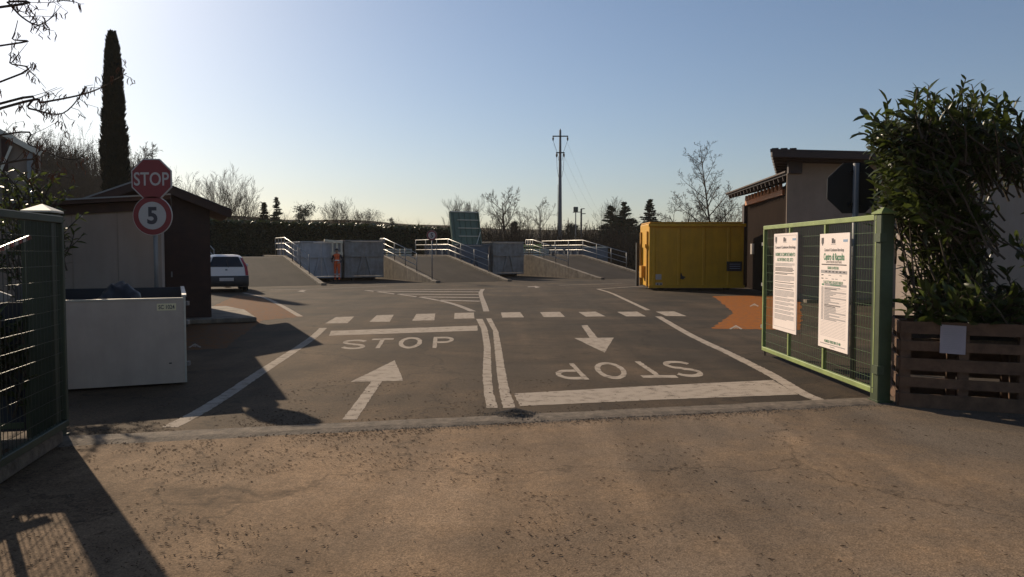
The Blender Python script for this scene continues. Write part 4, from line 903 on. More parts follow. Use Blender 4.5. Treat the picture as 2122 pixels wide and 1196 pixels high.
# ------------------------------------------------------------------ parked white car, seen from behind
def make_car(loc, rz):
    t = thing('parked_car', 'white hatchback with red tail lights parked behind the dark hut', 'car', loc, rz)
    q4 = Matrix.Translation(loc) @ Matrix.Rotation(rz, 4, 'Z')
    prof = [(.06, .22), (-.02, .34), (-.03, .50), (.0, .64), (.05, .80), (.09, .96), (.22, 1.22), (.33, 1.40), (.50, 1.465), (1.0, 1.49), (1.7, 1.47), (2.1, 1.38), (2.5, 1.16), (2.78, .98), (3.2, .92), (3.55, .82), (3.76, .62), (3.80, .40), (3.72, .22)]
    ss = [-1, -.97, -.86, -.6, -.3, 0, .3, .6, .86, .97, 1]
    def hw(z): return .83 if z < .7 else (.83 - .03 * (z - .7) / .26 if z < .96 else .80 - .20 * ((z - .96) / .5) ** 1.1)
    def surf(i, s):
        i0 = min(int(i), len(prof) - 2); f = i - i0; y = prof[i0][0] * (1 - f) + prof[i0 + 1][0] * f; z = prof[i0][1] * (1 - f) + prof[i0 + 1][1] * f
        e = abs(s); cur = (0.0 if e < .5 else ((e - .5) / .5) ** 2.6); yy = y + (.16 * cur if y < 1.9 else -.22 * cur); zz = z - (.05 * cur if z > 1.2 else 0)
        return Vector((s * hw(z), yy, zz))
    b = MB()
    for i in range(len(prof)):
        for s in ss: b.v.append(q4 @ surf(i, s))
    ns = len(ss)
    for i in range(len(prof) - 1):
        for j in range(ns - 1): b.f.append((i * ns + j, i * ns + j + 1, (i + 1) * ns + j + 1, (i + 1) * ns + j)); b.m.append(0)
    for j in (0, ns - 1):
        b.f.append(tuple(i * ns + j for i in range(len(prof)))); b.m.append(0)
    b.f.append(tuple(range(ns)) + tuple((len(prof) - 1) * ns + j for j in reversed(range(ns)))); b.m.append(0)
    body = b.build('body', M_carwhite, t, smooth=False)
    def patch(name, i0, i1, s_lo, s_hi, m, off, ni=6, nj=8, par=None):
        p = MB()
        for a in range(ni + 1):
            ii = i0 + (i1 - i0) * a / ni
            for c_ in range(nj + 1):
                k = a / ni; lo = s_lo[0] + (s_lo[1] - s_lo[0]) * k; hi = s_hi[0] + (s_hi[1] - s_hi[0]) * k
                v = surf(ii, lo + (hi - lo) * c_ / nj); p.v.append(q4 @ (v + Vector((0.4 * off * (1 if v.x > 0 else -1) * (abs(v.x) > .6), -off, off * .3))))
        for a in range(ni):
            for c_ in range(nj): p.f.append((a * (nj + 1) + c_, a * (nj + 1) + c_ + 1, (a + 1) * (nj + 1) + c_ + 1, (a + 1) * (nj + 1) + c_)); p.m.append(0)
        return p.build(name, m, par or t, smooth=True)
    patch('bumper', .0, 3.0, (-1, -1), (1, 1), M_bumper, .03)
    patch('rear_window', 5.15, 7.05, (-.80, -.76), (.80, .76), M_glass, .008)
    for sg in (-1, 1):
        lo, hi = sorted((sg * .86, sg * 1.0)); patch('tail_light', 3.1, 6.9, (lo, lo), (hi, hi), M_tail, .012, nj=4)
    patch('number_plate', 1.6, 2.45, (-.32, -.32), (.32, .32), M_signwhite, .04, 2, 4)
    patch('badge', 4.35, 4.75, (-.05, -.05), (.05, .05), M_grey_post, .01, 2, 2)
    w_ = MB(); w_.tube([q4 @ (surf(5.1, .1) + Vector((0, -.03, 0))), q4 @ (surf(6.2, .02) + Vector((0, -.03, .01)))], .012, 5); w_.build('wiper', M_black, t)
    for sg in (-1, 1):
        sw = MB(); xo = sg * .012
        for pts in (((.55, 1.0), (.62, 1.36), (1.3, 1.40), (1.32, 1.0)), ((1.38, 1.0), (1.36, 1.40), (1.85, 1.37), (2.5, 1.02))):
            p = MB(); p.add([q4 @ Vector((sg * (hw(z) + .012), y, z)) for y, z in pts], [(0, 1, 2, 3)]); p.build('side_window', M_glass, t)
        m_ = MB(); m_.box((sg * .92, 2.35, 1.03), (.16, .08, .12), M=q4); m_.build('mirror', M_carwhite, t, bevel=.02)
        for yy in (.62, 3.05):
            wl = MB(); wl.tube([q4 @ Vector((sg * .62, yy, .29)), q4 @ Vector((sg * .66, yy, .29)), q4 @ Vector((sg * .80, yy, .29)), q4 @ Vector((sg * .835, yy, .29))], [.27, .29, .29, .26], 24); wh = wl.build('wheel', M_rubber, t, smooth=False)
            rm = MB(); rm.tube([q4 @ Vector((sg * .80, yy, .29)), q4 @ Vector((sg * .842, yy, .29))], [.18, .17], 18); rm.build('rim', M_rim, wh)
    ex = MB(); ex.tube([q4 @ Vector((.45, -.02, .22)), q4 @ Vector((.45, .3, .22))], .025, 8); ex.build('exhaust', M_black, t)
    return t
cc = at(470, 606, 30.4)
make_car((cc.x, 30.4, 0.004), math.atan2(-cc.x, 30.4) + R(3))

# ------------------------------------------------------------------ worker in orange
def skin_mesh(name, joints, edges, levels=2, root=0):
    me = bpy.data.meshes.new(name); me.from_pydata([j[0] for j in joints], edges, []); ob = bpy.data.objects.new(name, me); C.objects.link(ob)
    md = ob.modifiers.new('skin', 'SKIN'); md.use_smooth_shade = True
    for i, j in enumerate(joints):
        sv = me.skin_vertices[0].data[i]; sv.radius = (j[1], j[2] if len(j) > 2 else j[1]); sv.use_root = (i == root)
    sd = ob.modifiers.new('sub', 'SUBSURF'); sd.levels = levels; sd.render_levels = levels
    bpy.context.view_layer.update()
    ev = ob.evaluated_get(bpy.context.evaluated_depsgraph_get()); out = bpy.data.meshes.new_from_object(ev)
    bpy.data.objects.remove(ob); out.name = name; return out
def make_person(loc, rz):
    t = thing('person', 'worker in orange high visibility vest and trousers standing by the skips', 'person', loc, rz)
    J = [((0, 0, .98), .15, .12), ((0, .01, 1.12), .155, .115), ((0, .0, 1.30), .17, .12), ((0, .0, 1.43), .13, .09), ((0, -.01, 1.51), .055, .055), ((0, -.03, 1.60), .075, .09), ((0, -.035, 1.70), .078, .092),
         ((.10, 0, .90), .10, .10), ((.11, -.02, .50), .068, .07), ((.115, .01, .12), .05, .05), ((.12, -.05, .045), .045, .04), ((.125, -.16, .035), .04, .03),
         ((-.10, 0, .90), .10, .10), ((-.11, -.02, .50), .068, .07), ((-.115, .01, .12), .05, .05), ((-.12, -.05, .045), .045, .04), ((-.125, -.16, .035), .04, .03),
         ((.20, .0, 1.40), .065, .065), ((.31, .05, 1.17), .05, .05), ((.22, -.14, 1.03), .038, .038), ((.16, -.19, 1.01), .035, .025),
         ((-.20, .0, 1.40), .065, .065), ((-.31, .05, 1.17), .05, .05), ((-.22, -.14, 1.03), .038, .038), ((-.16, -.19, 1.01), .035, .025)]
    E = [(0, 1), (1, 2), (2, 3), (3, 4), (4, 5), (5, 6), (0, 7), (7, 8), (8, 9), (9, 10), (10, 11), (0, 12), (12, 13), (13, 14), (14, 15), (15, 16), (3, 17), (17, 18), (18, 19), (19, 20), (3, 21), (21, 22), (22, 23), (23, 24)]
    n0 = len(J)
    for sg, h in ((1, 20), (-1, 24)):
        for k, (dx, ln) in enumerate(((.015, .055), (.005, .062), (-.006, .058), (-.017, .045))):
            b0 = len(J); bx, by, bz = J[h][0]
            J.append(((bx - sg * .02, by - .012, bz - .02 + dx * 1.6), .010)); J.append(((bx - sg * (.02 + ln * .6), by - .02, bz - .022 + dx * 1.6), .009)); J.append(((bx - sg * (.02 + ln), by - .005, bz - .035 + dx * 1.6), .008))
            E += [(h, b0), (b0, b0 + 1), (b0 + 1, b0 + 2)]
        b0 = len(J); J.append(((bx, by - .02, bz + .045), .011)); J.append(((bx - sg * .03, by - .03, bz + .06), .009)); E += [(h, b0), (b0, b0 + 1)]
    me = skin_mesh('body', J, E, 2)
    for m_ in (M_hivis, M_dark, M_skin, M_hair, M_reflect): me.materials.append(m_)
    for p in me.polygons:
        c = p.center; mi = 0
        if c.z < .09: mi = 1
        elif .24 < c.z < .29 or .36 < c.z < .41: mi = 4
        elif c.z > 1.50: mi = 3 if (c.z > 1.70 or c.y > .02) else 2
        elif abs(c.x) > .19 and c.z > 1.08: mi = 1
        elif c.y < -.165 and c.z > .95: mi = 2
        elif abs(c.x) > .17 and c.z > .97: mi = 1
        elif 1.13 < c.z < 1.19: mi = 4
        p.material_index = mi
    o = bpy.data.objects.new('body', me); C.objects.link(o); o.parent = t
    q4 = Matrix.Translation(loc) @ Matrix.Rotation(rz, 4, 'Z')
    def ball(name, c, r, m_, par):
        bm = bmesh.new(); bmesh.ops.create_icosphere(bm, subdivisions=2, radius=1)
        for v in bm.verts: v.co = Vector((v.co.x * r[0], v.co.y * r[1], v.co.z * r[2])) + Vector(c)
        me = bpy.data.meshes.new(name); bm.to_mesh(me); bm.free(); me.materials.append(m_); ob = bpy.data.objects.new(name, me); C.objects.link(ob); ob.parent = par
        for p in me.polygons: p.use_smooth = True
    ball('nose', (0, -.128, 1.625), (.013, .02, .022), M_skin, t)
    for sg in (-1, 1):
        ball('eye', (sg * .03, -.115, 1.652), (.012, .006, .007), M_dark, t); ball('ear', (sg * .08, -.02, 1.63), (.012, .022, .032), M_skin, t)
    ball('mouth', (0, -.115, 1.583), (.024, .006, .006), M_red, t)
    bm = bmesh.new(); bmesh.ops.create_uvsphere(bm, u_segments=16, v_segments=10, radius=1)
    bmesh.ops.delete(bm, geom=[v for v in bm.verts if v.co.z < -.05 and v.co.y < .25], context='VERTS')
    for v in bm.verts: v.co = Vector((v.co.x * .092, v.co.y * .108 - .03, v.co.z * .085 + 1.695))
    me = bpy.data.meshes.new('hair'); bm.to_mesh(me); bm.free(); me.materials.append(M_hair); ob = bpy.data.objects.new('hair', me); C.objects.link(ob); ob.parent = t
    return t
pp = at(699, 583, 41.9)
make_person((pp.x, 41.9, 0.004), R(-8))

# ------------------------------------------------------------------ pylon and floodlights
Yp = 74; b0, tp = at(1160, 500, Yp), at(1161, 270, Yp)
t = thing('power_pole', 'tall tapered utility pole with crossarms and wires', 'utility pole', (b0.x, Yp, 0))
q = MB(); q.tube([(b0.x, Yp, -.1), (tp.x, Yp, tp.z)], [.25, .10], 10); q.build('shaft', M_pylon, t, smooth=True)
q = MB(); q.tube([(tp.x, Yp, tp.z), (tp.x, Yp, tp.z + .15)], [.06, .02], 6); q.build('finial', M_black, t)
for py, hwid in ((283, .74), (317, .40)):
    z = at(1160, py, Yp).z; q = MB(); q.beam((tp.x - hwid, Yp - .18, z), (tp.x + hwid, Yp - .18, z), .1, .1); ar = q.build('crossarm', M_black, t)
    for sg in (-1, 1):
        q = MB(); q.tube([(tp.x + sg * (hwid - .05), Yp - .18, z - .05), (tp.x + sg * (hwid - .05), Yp - .18, z - .2), (tp.x + sg * (hwid - .05), Yp - .18, z - .42)], [.03, .09, .05], 8); q.build('insulator', M_darkwood, ar)
    for sg in (-1, 1):
        q = MB(); q.tube([(tp.x + sg * (hwid - .05), Yp - .18, z - .4), (tp.x + sg * .3, Yp - .2, z - 1.5), (tp.x + sg * .16, Yp - .2, z - 2.3)], .02, 4); q.build('jumper_wire', M_black, t)
zt = at(1160, 288, Yp).z
for i, (sx, ez_) in enumerate(((.7, 6.2), (.35, 6.6), (-.7, 5.8))):
    a, b_ = Vector((tp.x + sx, Yp, zt - (1.6 if i == 1 else 0.4))), Vector((tp.x + 22 + sx * 3, Yp + 150, ez_ + 4)); q = MB()
    q.tube([a.lerp(b_, k / 14) - ZU * (9.0 * (k / 14) * (1 - k / 14)) for k in range(15)], .007, 3); q.build('wire', M_black, t)
q = MB(); q.tube([(b0.x - .27, Yp - .1, 0), (b0.x - .2, Yp - .1, 8)], .015, 5); q.build('ground_cable', M_grey_post, t)
Yl = 68
a = at(1193, 440, Yl); t = thing('floodlight_pole', 'floodlight pole with a square lamp head right of the utility pole', 'lamp post', (a.x, Yl, 0))
q = MB(); q.tube([(a.x, Yl, -.1), (a.x, Yl, a.z)], [.07, .045], 8); q.build('pole', M_grey_post, t)
q = MB(); q.beam((a.x - .25, Yl, a.z), (a.x + .45, Yl, a.z + .02), .07, .07); q.build('bracket', M_grey_post, t)
q = MB(); q.box((a.x, Yl, a.z + .26), (.4, .3, .42)); hd = q.build('lamp_head', M_lamp, t, bevel=.03)
q = MB(); q.box((a.x, Yl - .16, a.z + .26), (.34, .02, .34)); q.build('lamp_glass', M_glass, hd)
a = at(1204.5, 433, Yl + 3); t = thing('floodlight_pole', 'slim lamp pole with two short side arms behind the square floodlight', 'lamp post', (a.x, Yl + 3, 0))
q = MB(); q.tube([(a.x, Yl + 3, -.1), (a.x, Yl + 3, a.z)], [.11, .08], 8); q.build('pole', M_lamp, t)
for dz, ln in ((0, .32), (-.45, .4)):
    q = MB(); q.beam((a.x, Yl + 3, a.z + dz), (a.x + ln, Yl + 3, a.z + dz + .02), .08, .07); q.build('side_arm', M_lamp, t)

# ------------------------------------------------------------------ trees
def grow(tr, cr, rnd, p, dr, ln, r, lev, maxlev, o):
    nseg = max(2, 5 - lev); pts, rs = [p], [r]; cur = Vector(p); dd = Vector(dr); kids = []
    for i in range(nseg):
        dd = (dd + Vector((rnd.gauss(0, o['wig']), rnd.gauss(0, o['wig']), rnd.gauss(0, o['wig'] * .6) + o['up'] * (.5 if lev else .1)))).normalized()
        cur = cur + dd * (ln / nseg); pts.append(cur.copy()); rs.append(max(o['rmin'], r * (1 - .78 * (i + 1) / nseg))); kids.append((cur.copy(), dd.copy(), (i + 1) / nseg, rs[-1]))
    (tr if lev <= o.get('tl', 0) else cr).tube(pts, rs, 7 if lev == 0 else (4 if lev == 1 else 3), cap=False)
    if lev >= maxlev: return
    nk = o['n'][lev]
    for k in range(nk):
        f = o['start'] if lev == 0 else .22; s = f + (1 - f) * (k + rnd.uniform(.1, .9)) / nk
        x = s * nseg; i = min(int(x), nseg - 1); q = pts[i].lerp(pts[i + 1], x - i); rr = rs[i] + (rs[i + 1] - rs[i]) * (x - i); bd = (pts[i + 1] - pts[i]).normalized()
        az = rnd.uniform(0, 6.283) if lev else k * 2.4 + rnd.uniform(-.5, .5); sd = bd.orthogonal().normalized(); sd.rotate(Quaternion(bd, az))
        an = R(rnd.uniform(*o['ang'])); nd = (bd * math.cos(an) + sd * math.sin(an)).normalized()
        ll = ln * rnd.uniform(*o['ratio']) * (1.15 - .55 * s if lev == 0 else 1 - .35 * s)
        grow(tr, cr, rnd, q, nd, ll, max(o['rmin'], min(rr * .72, r * .5)), lev + 1, maxlev, o)
def bare_tree(name, label, loc, H, seed, o, group=None, m=None):
    base = dict(wig=.10, up=.12, rmin=.010, n=(11, 6, 5, 4), start=.22, ang=(28, 52), ratio=(.42, .6), tl=0, stems=1, r=.022, lev=4); base.update(o); o = base
    rnd = random.Random(seed); tr, cr = MB(), MB()
    for s in range(o['stems']):
        dr = Vector((rnd.gauss(0, .04), rnd.gauss(0, .04), 1)) if o['stems'] == 1 else Vector((rnd.uniform(-.35, .35), rnd.uniform(-.2, .2), 1)).normalized()
        grow(tr, cr, rnd, Vector((rnd.uniform(-.1, .1) * (o['stems'] > 1), 0, -.1)), dr + Vector((o.get('lean', 0), 0, 0)), H * o.get('tf', .86) * (1 if s == 0 else rnd.uniform(.7, .95)), H * o['r'] * (1 if o['stems'] == 1 else .75), 0, o['lev'], o)
    zt = max(v.z for v in cr.v); k = H / zt
    for mb in (tr, cr): mb.v = [Vector((v.x * k, v.y * k, v.z * k)) + Vector(loc) for v in mb.v]
    t = thing(name, label, 'tree', loc, 0, group)
    tr.build('trunk', m or M_bark, t, fix=False, smooth=True); cr.build('crown', m or M_bark, t, fix=False)
    return t
def tree_at(px, pytop, Y): p = at(px, pytop, Y); return (p.x, Y, 0.0), p.z
UP = dict(up=.22, ang=(18, 36), start=.12, n=(10, 5, 4, 3), ratio=(.55, .78), wig=.07)
protos = []
for i, (px, py, Y, o, lab, m) in enumerate((
    (393, 336, 86, dict(UP, n=(9, 5, 4, 3)), 'leftmost slender bare tree above the hut roof', None),
    (434, 345, 88, dict(UP, n=(9, 5, 4, 3)), 'slender bare tree second from the left above the hut roof', None),
    (487, 329, 82, dict(UP, stems=4, n=(9, 5, 4, 3), r=.015), 'broad bare tree with several stems right of the hut roof', None),
    (700, 407, 90, dict(UP, n=(9, 6, 5, 3)), 'bare tree left of a pair behind the hedge', None),
    (738, 406, 92, dict(UP, stems=2, n=(8, 6, 5, 3)), 'twin stemmed bare tree behind the hedge', None),
    (943, 398, 96, dict(UP, up=.4, n=(11, 6, 5, 3)), 'bare poplar directly behind the open green lid', None),
    (1056, 388, 80, dict(n=(11, 6, 5, 4), start=.25), 'bare tree left of the utility pole with a spreading crown', None),
    (1126, 405, 78, dict(lean=-.22, n=(9, 5, 5, 3), up=.1), 'pale leaning bare tree close to the utility pole', M_barkpale),
    (1275, 404, 84, dict(UP, n=(8, 6, 5, 3)), 'bare tree rising between two dark conifers', None),
    (1472, 290, 70, dict(n=(24, 7, 6, 4), start=.12, ang=(36, 60), ratio=(.30, .46), up=.13, tf=.95, wig=.055, r=.014), 'big bare tree above the yellow container', None),
    (1432, 395, 72, dict(stems=3, n=(7, 6, 5, 3), ang=(30, 60)), 'low bare bushy tree behind the left end of the yellow container', None),
    (1522, 385, 73, dict(stems=2, n=(8, 6, 5, 3)), 'low bare tree beside the building eave', None))):
    loc, H = tree_at(px, py, Y); protos.append(bare_tree('bare_tree', lab, loc, H, 11 + i * 7, o, m=m))
lt_ = [(975, 402, 99, 5, 'slim bare poplar right of the green lid'), (1022, 425, 94, 6, 'small bare tree behind the rust stained skip'), (1090, 430, 100, 7, 'faint small bare tree between two larger bare trees')]
for px, py, Y, k, lab in lt_:
    loc, H = tree_at(px, py, Y); s = protos[k]; h0 = max(c.bound_box[1][2] for c in s.children); dup(s, loc, px * 1.3, H / h0, lab)
# bare trees on the wooded slope behind the shed
for i, (px, py, Y) in enumerate(((20, 262, 70), (58, 248, 74), (95, 240, 70), (128, 262, 78), (165, 252, 72), (196, 275, 80), (-20, 270, 72), (75, 280, 84), (150, 285, 88), (285, 320, 95), (310, 345, 100), (262, 322, 92))):
    p = at(px, py, Y); zg = terrain(p.x / Y, Y); s = protos[(6, 9, 0, 6, 2)[i % 5]]; h0 = max(c.bound_box[1][2] for c in s.children)
    dup(s, (p.x, Y, zg - .2), i * 1.7, max(.3, (p.z - zg) / h0), 'bare tree in the brown wood on the left slope', 'bare trees on the left slope')
def leaf_cards(mb, c, n_, rnd, size, flat=0.0):
    for _ in range(n_):
        p = c(); s = size * rnd.uniform(.6, 1.4); a = Vector((rnd.gauss(0, 1), rnd.gauss(0, 1), rnd.gauss(0, 1) * (1 - flat))).normalized(); b = a.orthogonal().normalized(); b.rotate(Quaternion(a, rnd.uniform(0, 6.28)))
        mb.add([p - a * s * .5, p + b * s * .22, p + a * s * .5, p - b * s * .22], [(0, 1, 2, 3)])
def conifer(label, loc, H, wd, seed):
    rnd = random.Random(seed); t = thing('conifer', label, 'tree', loc); tr, cr = MB(), MB(); L = Vector(loc)
    tr.tube([L, L + ZU * H * .5, L + ZU * H], [H * .018, H * .010, .012], 7)
    z = H * .06
    while z < H * .985:
        k = 1 - z / H; rl = wd * (k ** .85) * rnd.uniform(.8, 1.15) + .05
        for j in range(7 if k > .3 else 5):
            a = rnd.uniform(0, 6.283); ln = rl * rnd.uniform(.7, 1.1); d0 = Vector((math.cos(a), math.sin(a), -.12 - .25 * k + .5 * (1 - k))); tip = L + ZU * z + d0 * ln; st = L + ZU * (z + .06)
            tr.tube([st, tip], [.014, .006], 3, cap=False)
            for q_ in range(int(14 + ln * 26)):
                f = rnd.uniform(.12, 1); p = st.lerp(tip, f) + Vector((rnd.gauss(0, .08), rnd.gauss(0, .08), rnd.gauss(-.04, .05))) * (.4 + ln * .45)
                dd = (d0 + Vector((rnd.gauss(0, .5), rnd.gauss(0, .5), rnd.gauss(-.1, .3)))).normalized(); sd = dd.orthogonal().normalized(); sd.rotate(Quaternion(dd, rnd.uniform(0, 6.28))); s = rnd.uniform(.10, .24)
                cr.add([p - dd * s, p + sd * s * .3, p + dd * s, p - sd * s * .3], [(0, 1, 2, 3)])
        z += H * .035 * rnd.uniform(.8, 1.2) * (1.2 if k > .5 else .8)
    tr.build('trunk', M_bark, t, fix=False); cr.build('crown', M_needle, t, fix=False); return t
for px, py, Y, wpx, lab in ((547, 418, 80, 24, 'small ragged conifer behind the hedge, left of a pointed one'), (573, 409, 79, 22, 'small pointed conifer behind the hedge'),
                            (1266, 424, 78, 30, 'dark conifer left of a pair behind the right ramp'), (1296, 417, 77, 34, 'dark conifer right of a pair behind the right ramp'), (1346, 413, 75, 28, 'dark conifer just left of the yellow container top')):
    loc, H = tree_at(px, py, Y); conifer(lab, loc, H, wpx / F * Y * (1.3 if px < 600 else 1.7), int(px))
def round_tree(label, loc, H, wx, seed, m, zc=.62):
    rnd = random.Random(seed); t = thing('evergreen_tree', label, 'tree', loc); tr, cr = MB(), MB(); L = Vector(loc)
    tr.tube([L, L + ZU * H * .6], [H * .03, H * .015], 7)
    for k in range(26):
        a = rnd.uniform(0, 6.28); rr = wx * math.sqrt(rnd.random()) * .75; z = H * (zc + rnd.uniform(-.3, .32)); f = 1 - abs(z / H - zc) * 1.4
        c = L + Vector((math.cos(a) * rr * f, math.sin(a) * rr * f, z)); cs = wx * rnd.uniform(.22, .38); tr.tube([L + ZU * H * .35, c], [.04, .015], 3, cap=False)
        leaf_cards(cr, lambda: c + Vector((rnd.gauss(0, .5), rnd.gauss(0, .5), rnd.gauss(0, .42))) * cs, 230, rnd, .17)
    tr.build('trunk', M_bark, t, fix=False); cr.build('crown', m, t, fix=False); return t
for px, py, Y, wpx, lab in ((635, 408, 86, 34, 'round dark evergreen tree behind the hedge'), (775, 434, 150, 40, 'broad dark tree far behind the hedge'), (815, 442, 140, 14, 'narrow dark tree far behind the hedge'), (1300, 455, 90, 60, 'dark evergreen thicket behind the conifer pair'), (1185, 462, 92, 22, 'low dark evergreen at the foot of the utility pole'), (1065, 455, 84, 14, 'small dark evergreen below the spreading bare tree')):
    loc, H = tree_at(px, py, Y); zg = terrain(loc[0] / Y, Y) - .3; round_tree(lab, (loc[0], Y, zg), H - zg, wpx / F * Y, int(px), M_evergreen)
# cypress
Yc = 46; c0 = at(240, 390, Yc); ct = at(232, 70, Yc); rnd = random.Random(3); L = Vector((c0.x, Yc, 0)); H = ct.z
t = thing('cypress', 'tall narrow dark cypress behind the hut', 'tree', L)
tr, cr, core = MB(), MB(), MB(); tr.tube([L - ZU * .1, L + ZU * H * .95], [.2, .02], 8); tr.build('trunk', M_bark, t)
def cyr(f): return .64 * min(1, (max(0.0, 1 - f) * H / 7.0) ** .42) * (1 if f > .1 else .75 + 2.5 * f)
pr = []; 
for k in range(19): f = .05 + .93 * k / 18; pr.append((L + ZU * H * f + X * (ct.x - c0.x) * f, cyr(f) * .80))
core.tube([p for p, _ in pr], [r for _, r in pr], 14); core.build('inner_foliage', M_cypress, t)
for _ in range(24000):
    f = rnd.random() ** .9 * .985 + .012; a = rnd.uniform(0, 6.283); r_ = cyr(f) * rnd.uniform(.72, 1.0) * (1 + .30 * mnoise.noise(Vector((math.cos(a) * 1.7, math.sin(a) * 1.7, f * 26))) + .12 * abs(rnd.gauss(0, .5))); p = L + ZU * H * f + X * (ct.x - c0.x) * f + Vector((math.cos(a), math.sin(a), 0)) * r_
    dd = Vector((math.cos(a) * .45 + rnd.gauss(0, .15), math.sin(a) * .45 + rnd.gauss(0, .15), 1)).normalized(); s = rnd.uniform(.14, .34); sd = Vector((-math.sin(a), math.cos(a), 0)); sd.rotate(Quaternion(dd, rnd.uniform(-1, 1)))
    cr.add([p, p + dd * s * .5 + sd * s * .17, p + dd * s, p + dd * s * .5 - sd * s * .17], [(0, 1, 2, 3)])
cr.build('crown', M_cypress, t, fix=False)

# ------------------------------------------------------------------ woods and scrub that read as one mass
def scrub(name, label, cat, pts, m, leafy=0, twigs=26):
    rnd = random.Random(len(pts)); mb = MB()
    for (x, y, z, h, w_) in pts:
        b = Vector((x, y, z))
        for _ in range(twigs):
            a = rnd.uniform(0, 6.28); e = Vector((math.cos(a) * w_ * rnd.random(), math.sin(a) * w_ * rnd.random(), h * rnd.uniform(.55, 1.05))); md = e * .5 + Vector((rnd.gauss(0, .12), rnd.gauss(0, .12), 0)) * w_
            mb.tube([b + e * .05, b + md, b + e], [.035 + .004 * h, .025, .012], 3, cap=False)
        leaf_cards(mb, lambda: b + Vector((rnd.gauss(0, .42) * w_, rnd.gauss(0, .42) * w_, h * min(.98, abs(rnd.gauss(.35, .28))))), leafy * 3, rnd, .045 * h ** .5 + .06)
    return tag(mb.build(name, m, fix=False), label, cat, kind='stuff')
rnd = random.Random(21)
pts = []
for _ in range(330):
    r_ = rnd.uniform(72, 125); t_ = rnd.uniform(-.72, -.40); pts.append((t_ * r_, r_, terrain(t_, r_) - .2, rnd.uniform(3.0, 6.5), rnd.uniform(1.4, 2.6)))
scrub('hillside_wood', 'brown leafless wood covering the left slope', 'wood', pts, M_scrub, 60, 26)
pts = []
for _ in range(300):
    r_ = rnd.uniform(62, 84); t_ = rnd.uniform(-.10, .42); pts.append((t_ * r_, r_, 0, rnd.uniform(2.4, 4.4), rnd.uniform(1.0, 2.2)))
scrub('scrub', 'dull brown scrub behind the ramps', 'scrub', pts, M_scrub, 75, 22)
pts = []
for _ in range(700):
    t_ = rnd.uniform(-.46, .75); s_, rc, r0 = lerp_tab(HT, t_); r_ = rnd.uniform(r0 * 1.0, rc * 1.02); pts.append((t_ * r_, r_, terrain(t_, r_) - .5, rnd.uniform(2.5, 5.5), rnd.uniform(2.5, 5)))
scrub('far_wood', 'distant bluish woods along the horizon', 'wood', pts, M_hill, 55, 5)
# laurel hedge behind the platform
rnd = random.Random(9); t = thing('laurel_hedge', 'long clipped laurel hedge with sunlit top behind the ramps', 'hedge', P(0, 17, 0), PANG)
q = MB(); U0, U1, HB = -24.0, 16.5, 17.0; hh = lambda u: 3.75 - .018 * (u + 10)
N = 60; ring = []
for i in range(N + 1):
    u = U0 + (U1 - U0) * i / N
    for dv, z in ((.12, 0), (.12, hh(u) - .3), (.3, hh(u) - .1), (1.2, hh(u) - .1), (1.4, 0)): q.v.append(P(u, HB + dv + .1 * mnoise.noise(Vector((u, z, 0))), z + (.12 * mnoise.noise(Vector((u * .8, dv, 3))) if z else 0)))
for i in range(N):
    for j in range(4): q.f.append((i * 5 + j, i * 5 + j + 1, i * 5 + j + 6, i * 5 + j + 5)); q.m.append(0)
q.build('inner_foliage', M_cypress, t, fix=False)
q = MB()
for _ in range(30000):
    u = rnd.uniform(U0, U1); hm_ = hh(u); 
    if rnd.random() < .38: v_, z = HB + rnd.uniform(0, 1.4), hm_ + rnd.gauss(-.06, .10) + .12 * mnoise.noise(Vector((u * .8, 0, 3)))
    else: v_, z = HB + rnd.gauss(.06, .06), rnd.uniform(1.0, hm_)
    p = P(u, v_, z); a = Vector((rnd.gauss(0, 1), rnd.gauss(0, 1), rnd.gauss(0, .8))).normalized(); b = a.orthogonal().normalized(); b.rotate(Quaternion(a, rnd.uniform(0, 6.28))); s = rnd.uniform(.10, .2) if z < hm_ - .25 else rnd.uniform(.14, .34)
    q.add([p - a * s * .6, p + b * s * .26, p + a * s * .6, p - b * s * .26], [(0, 1, 2, 3)])
tag(q.build('foliage', M_hedge, t, fix=False), kind='stuff')

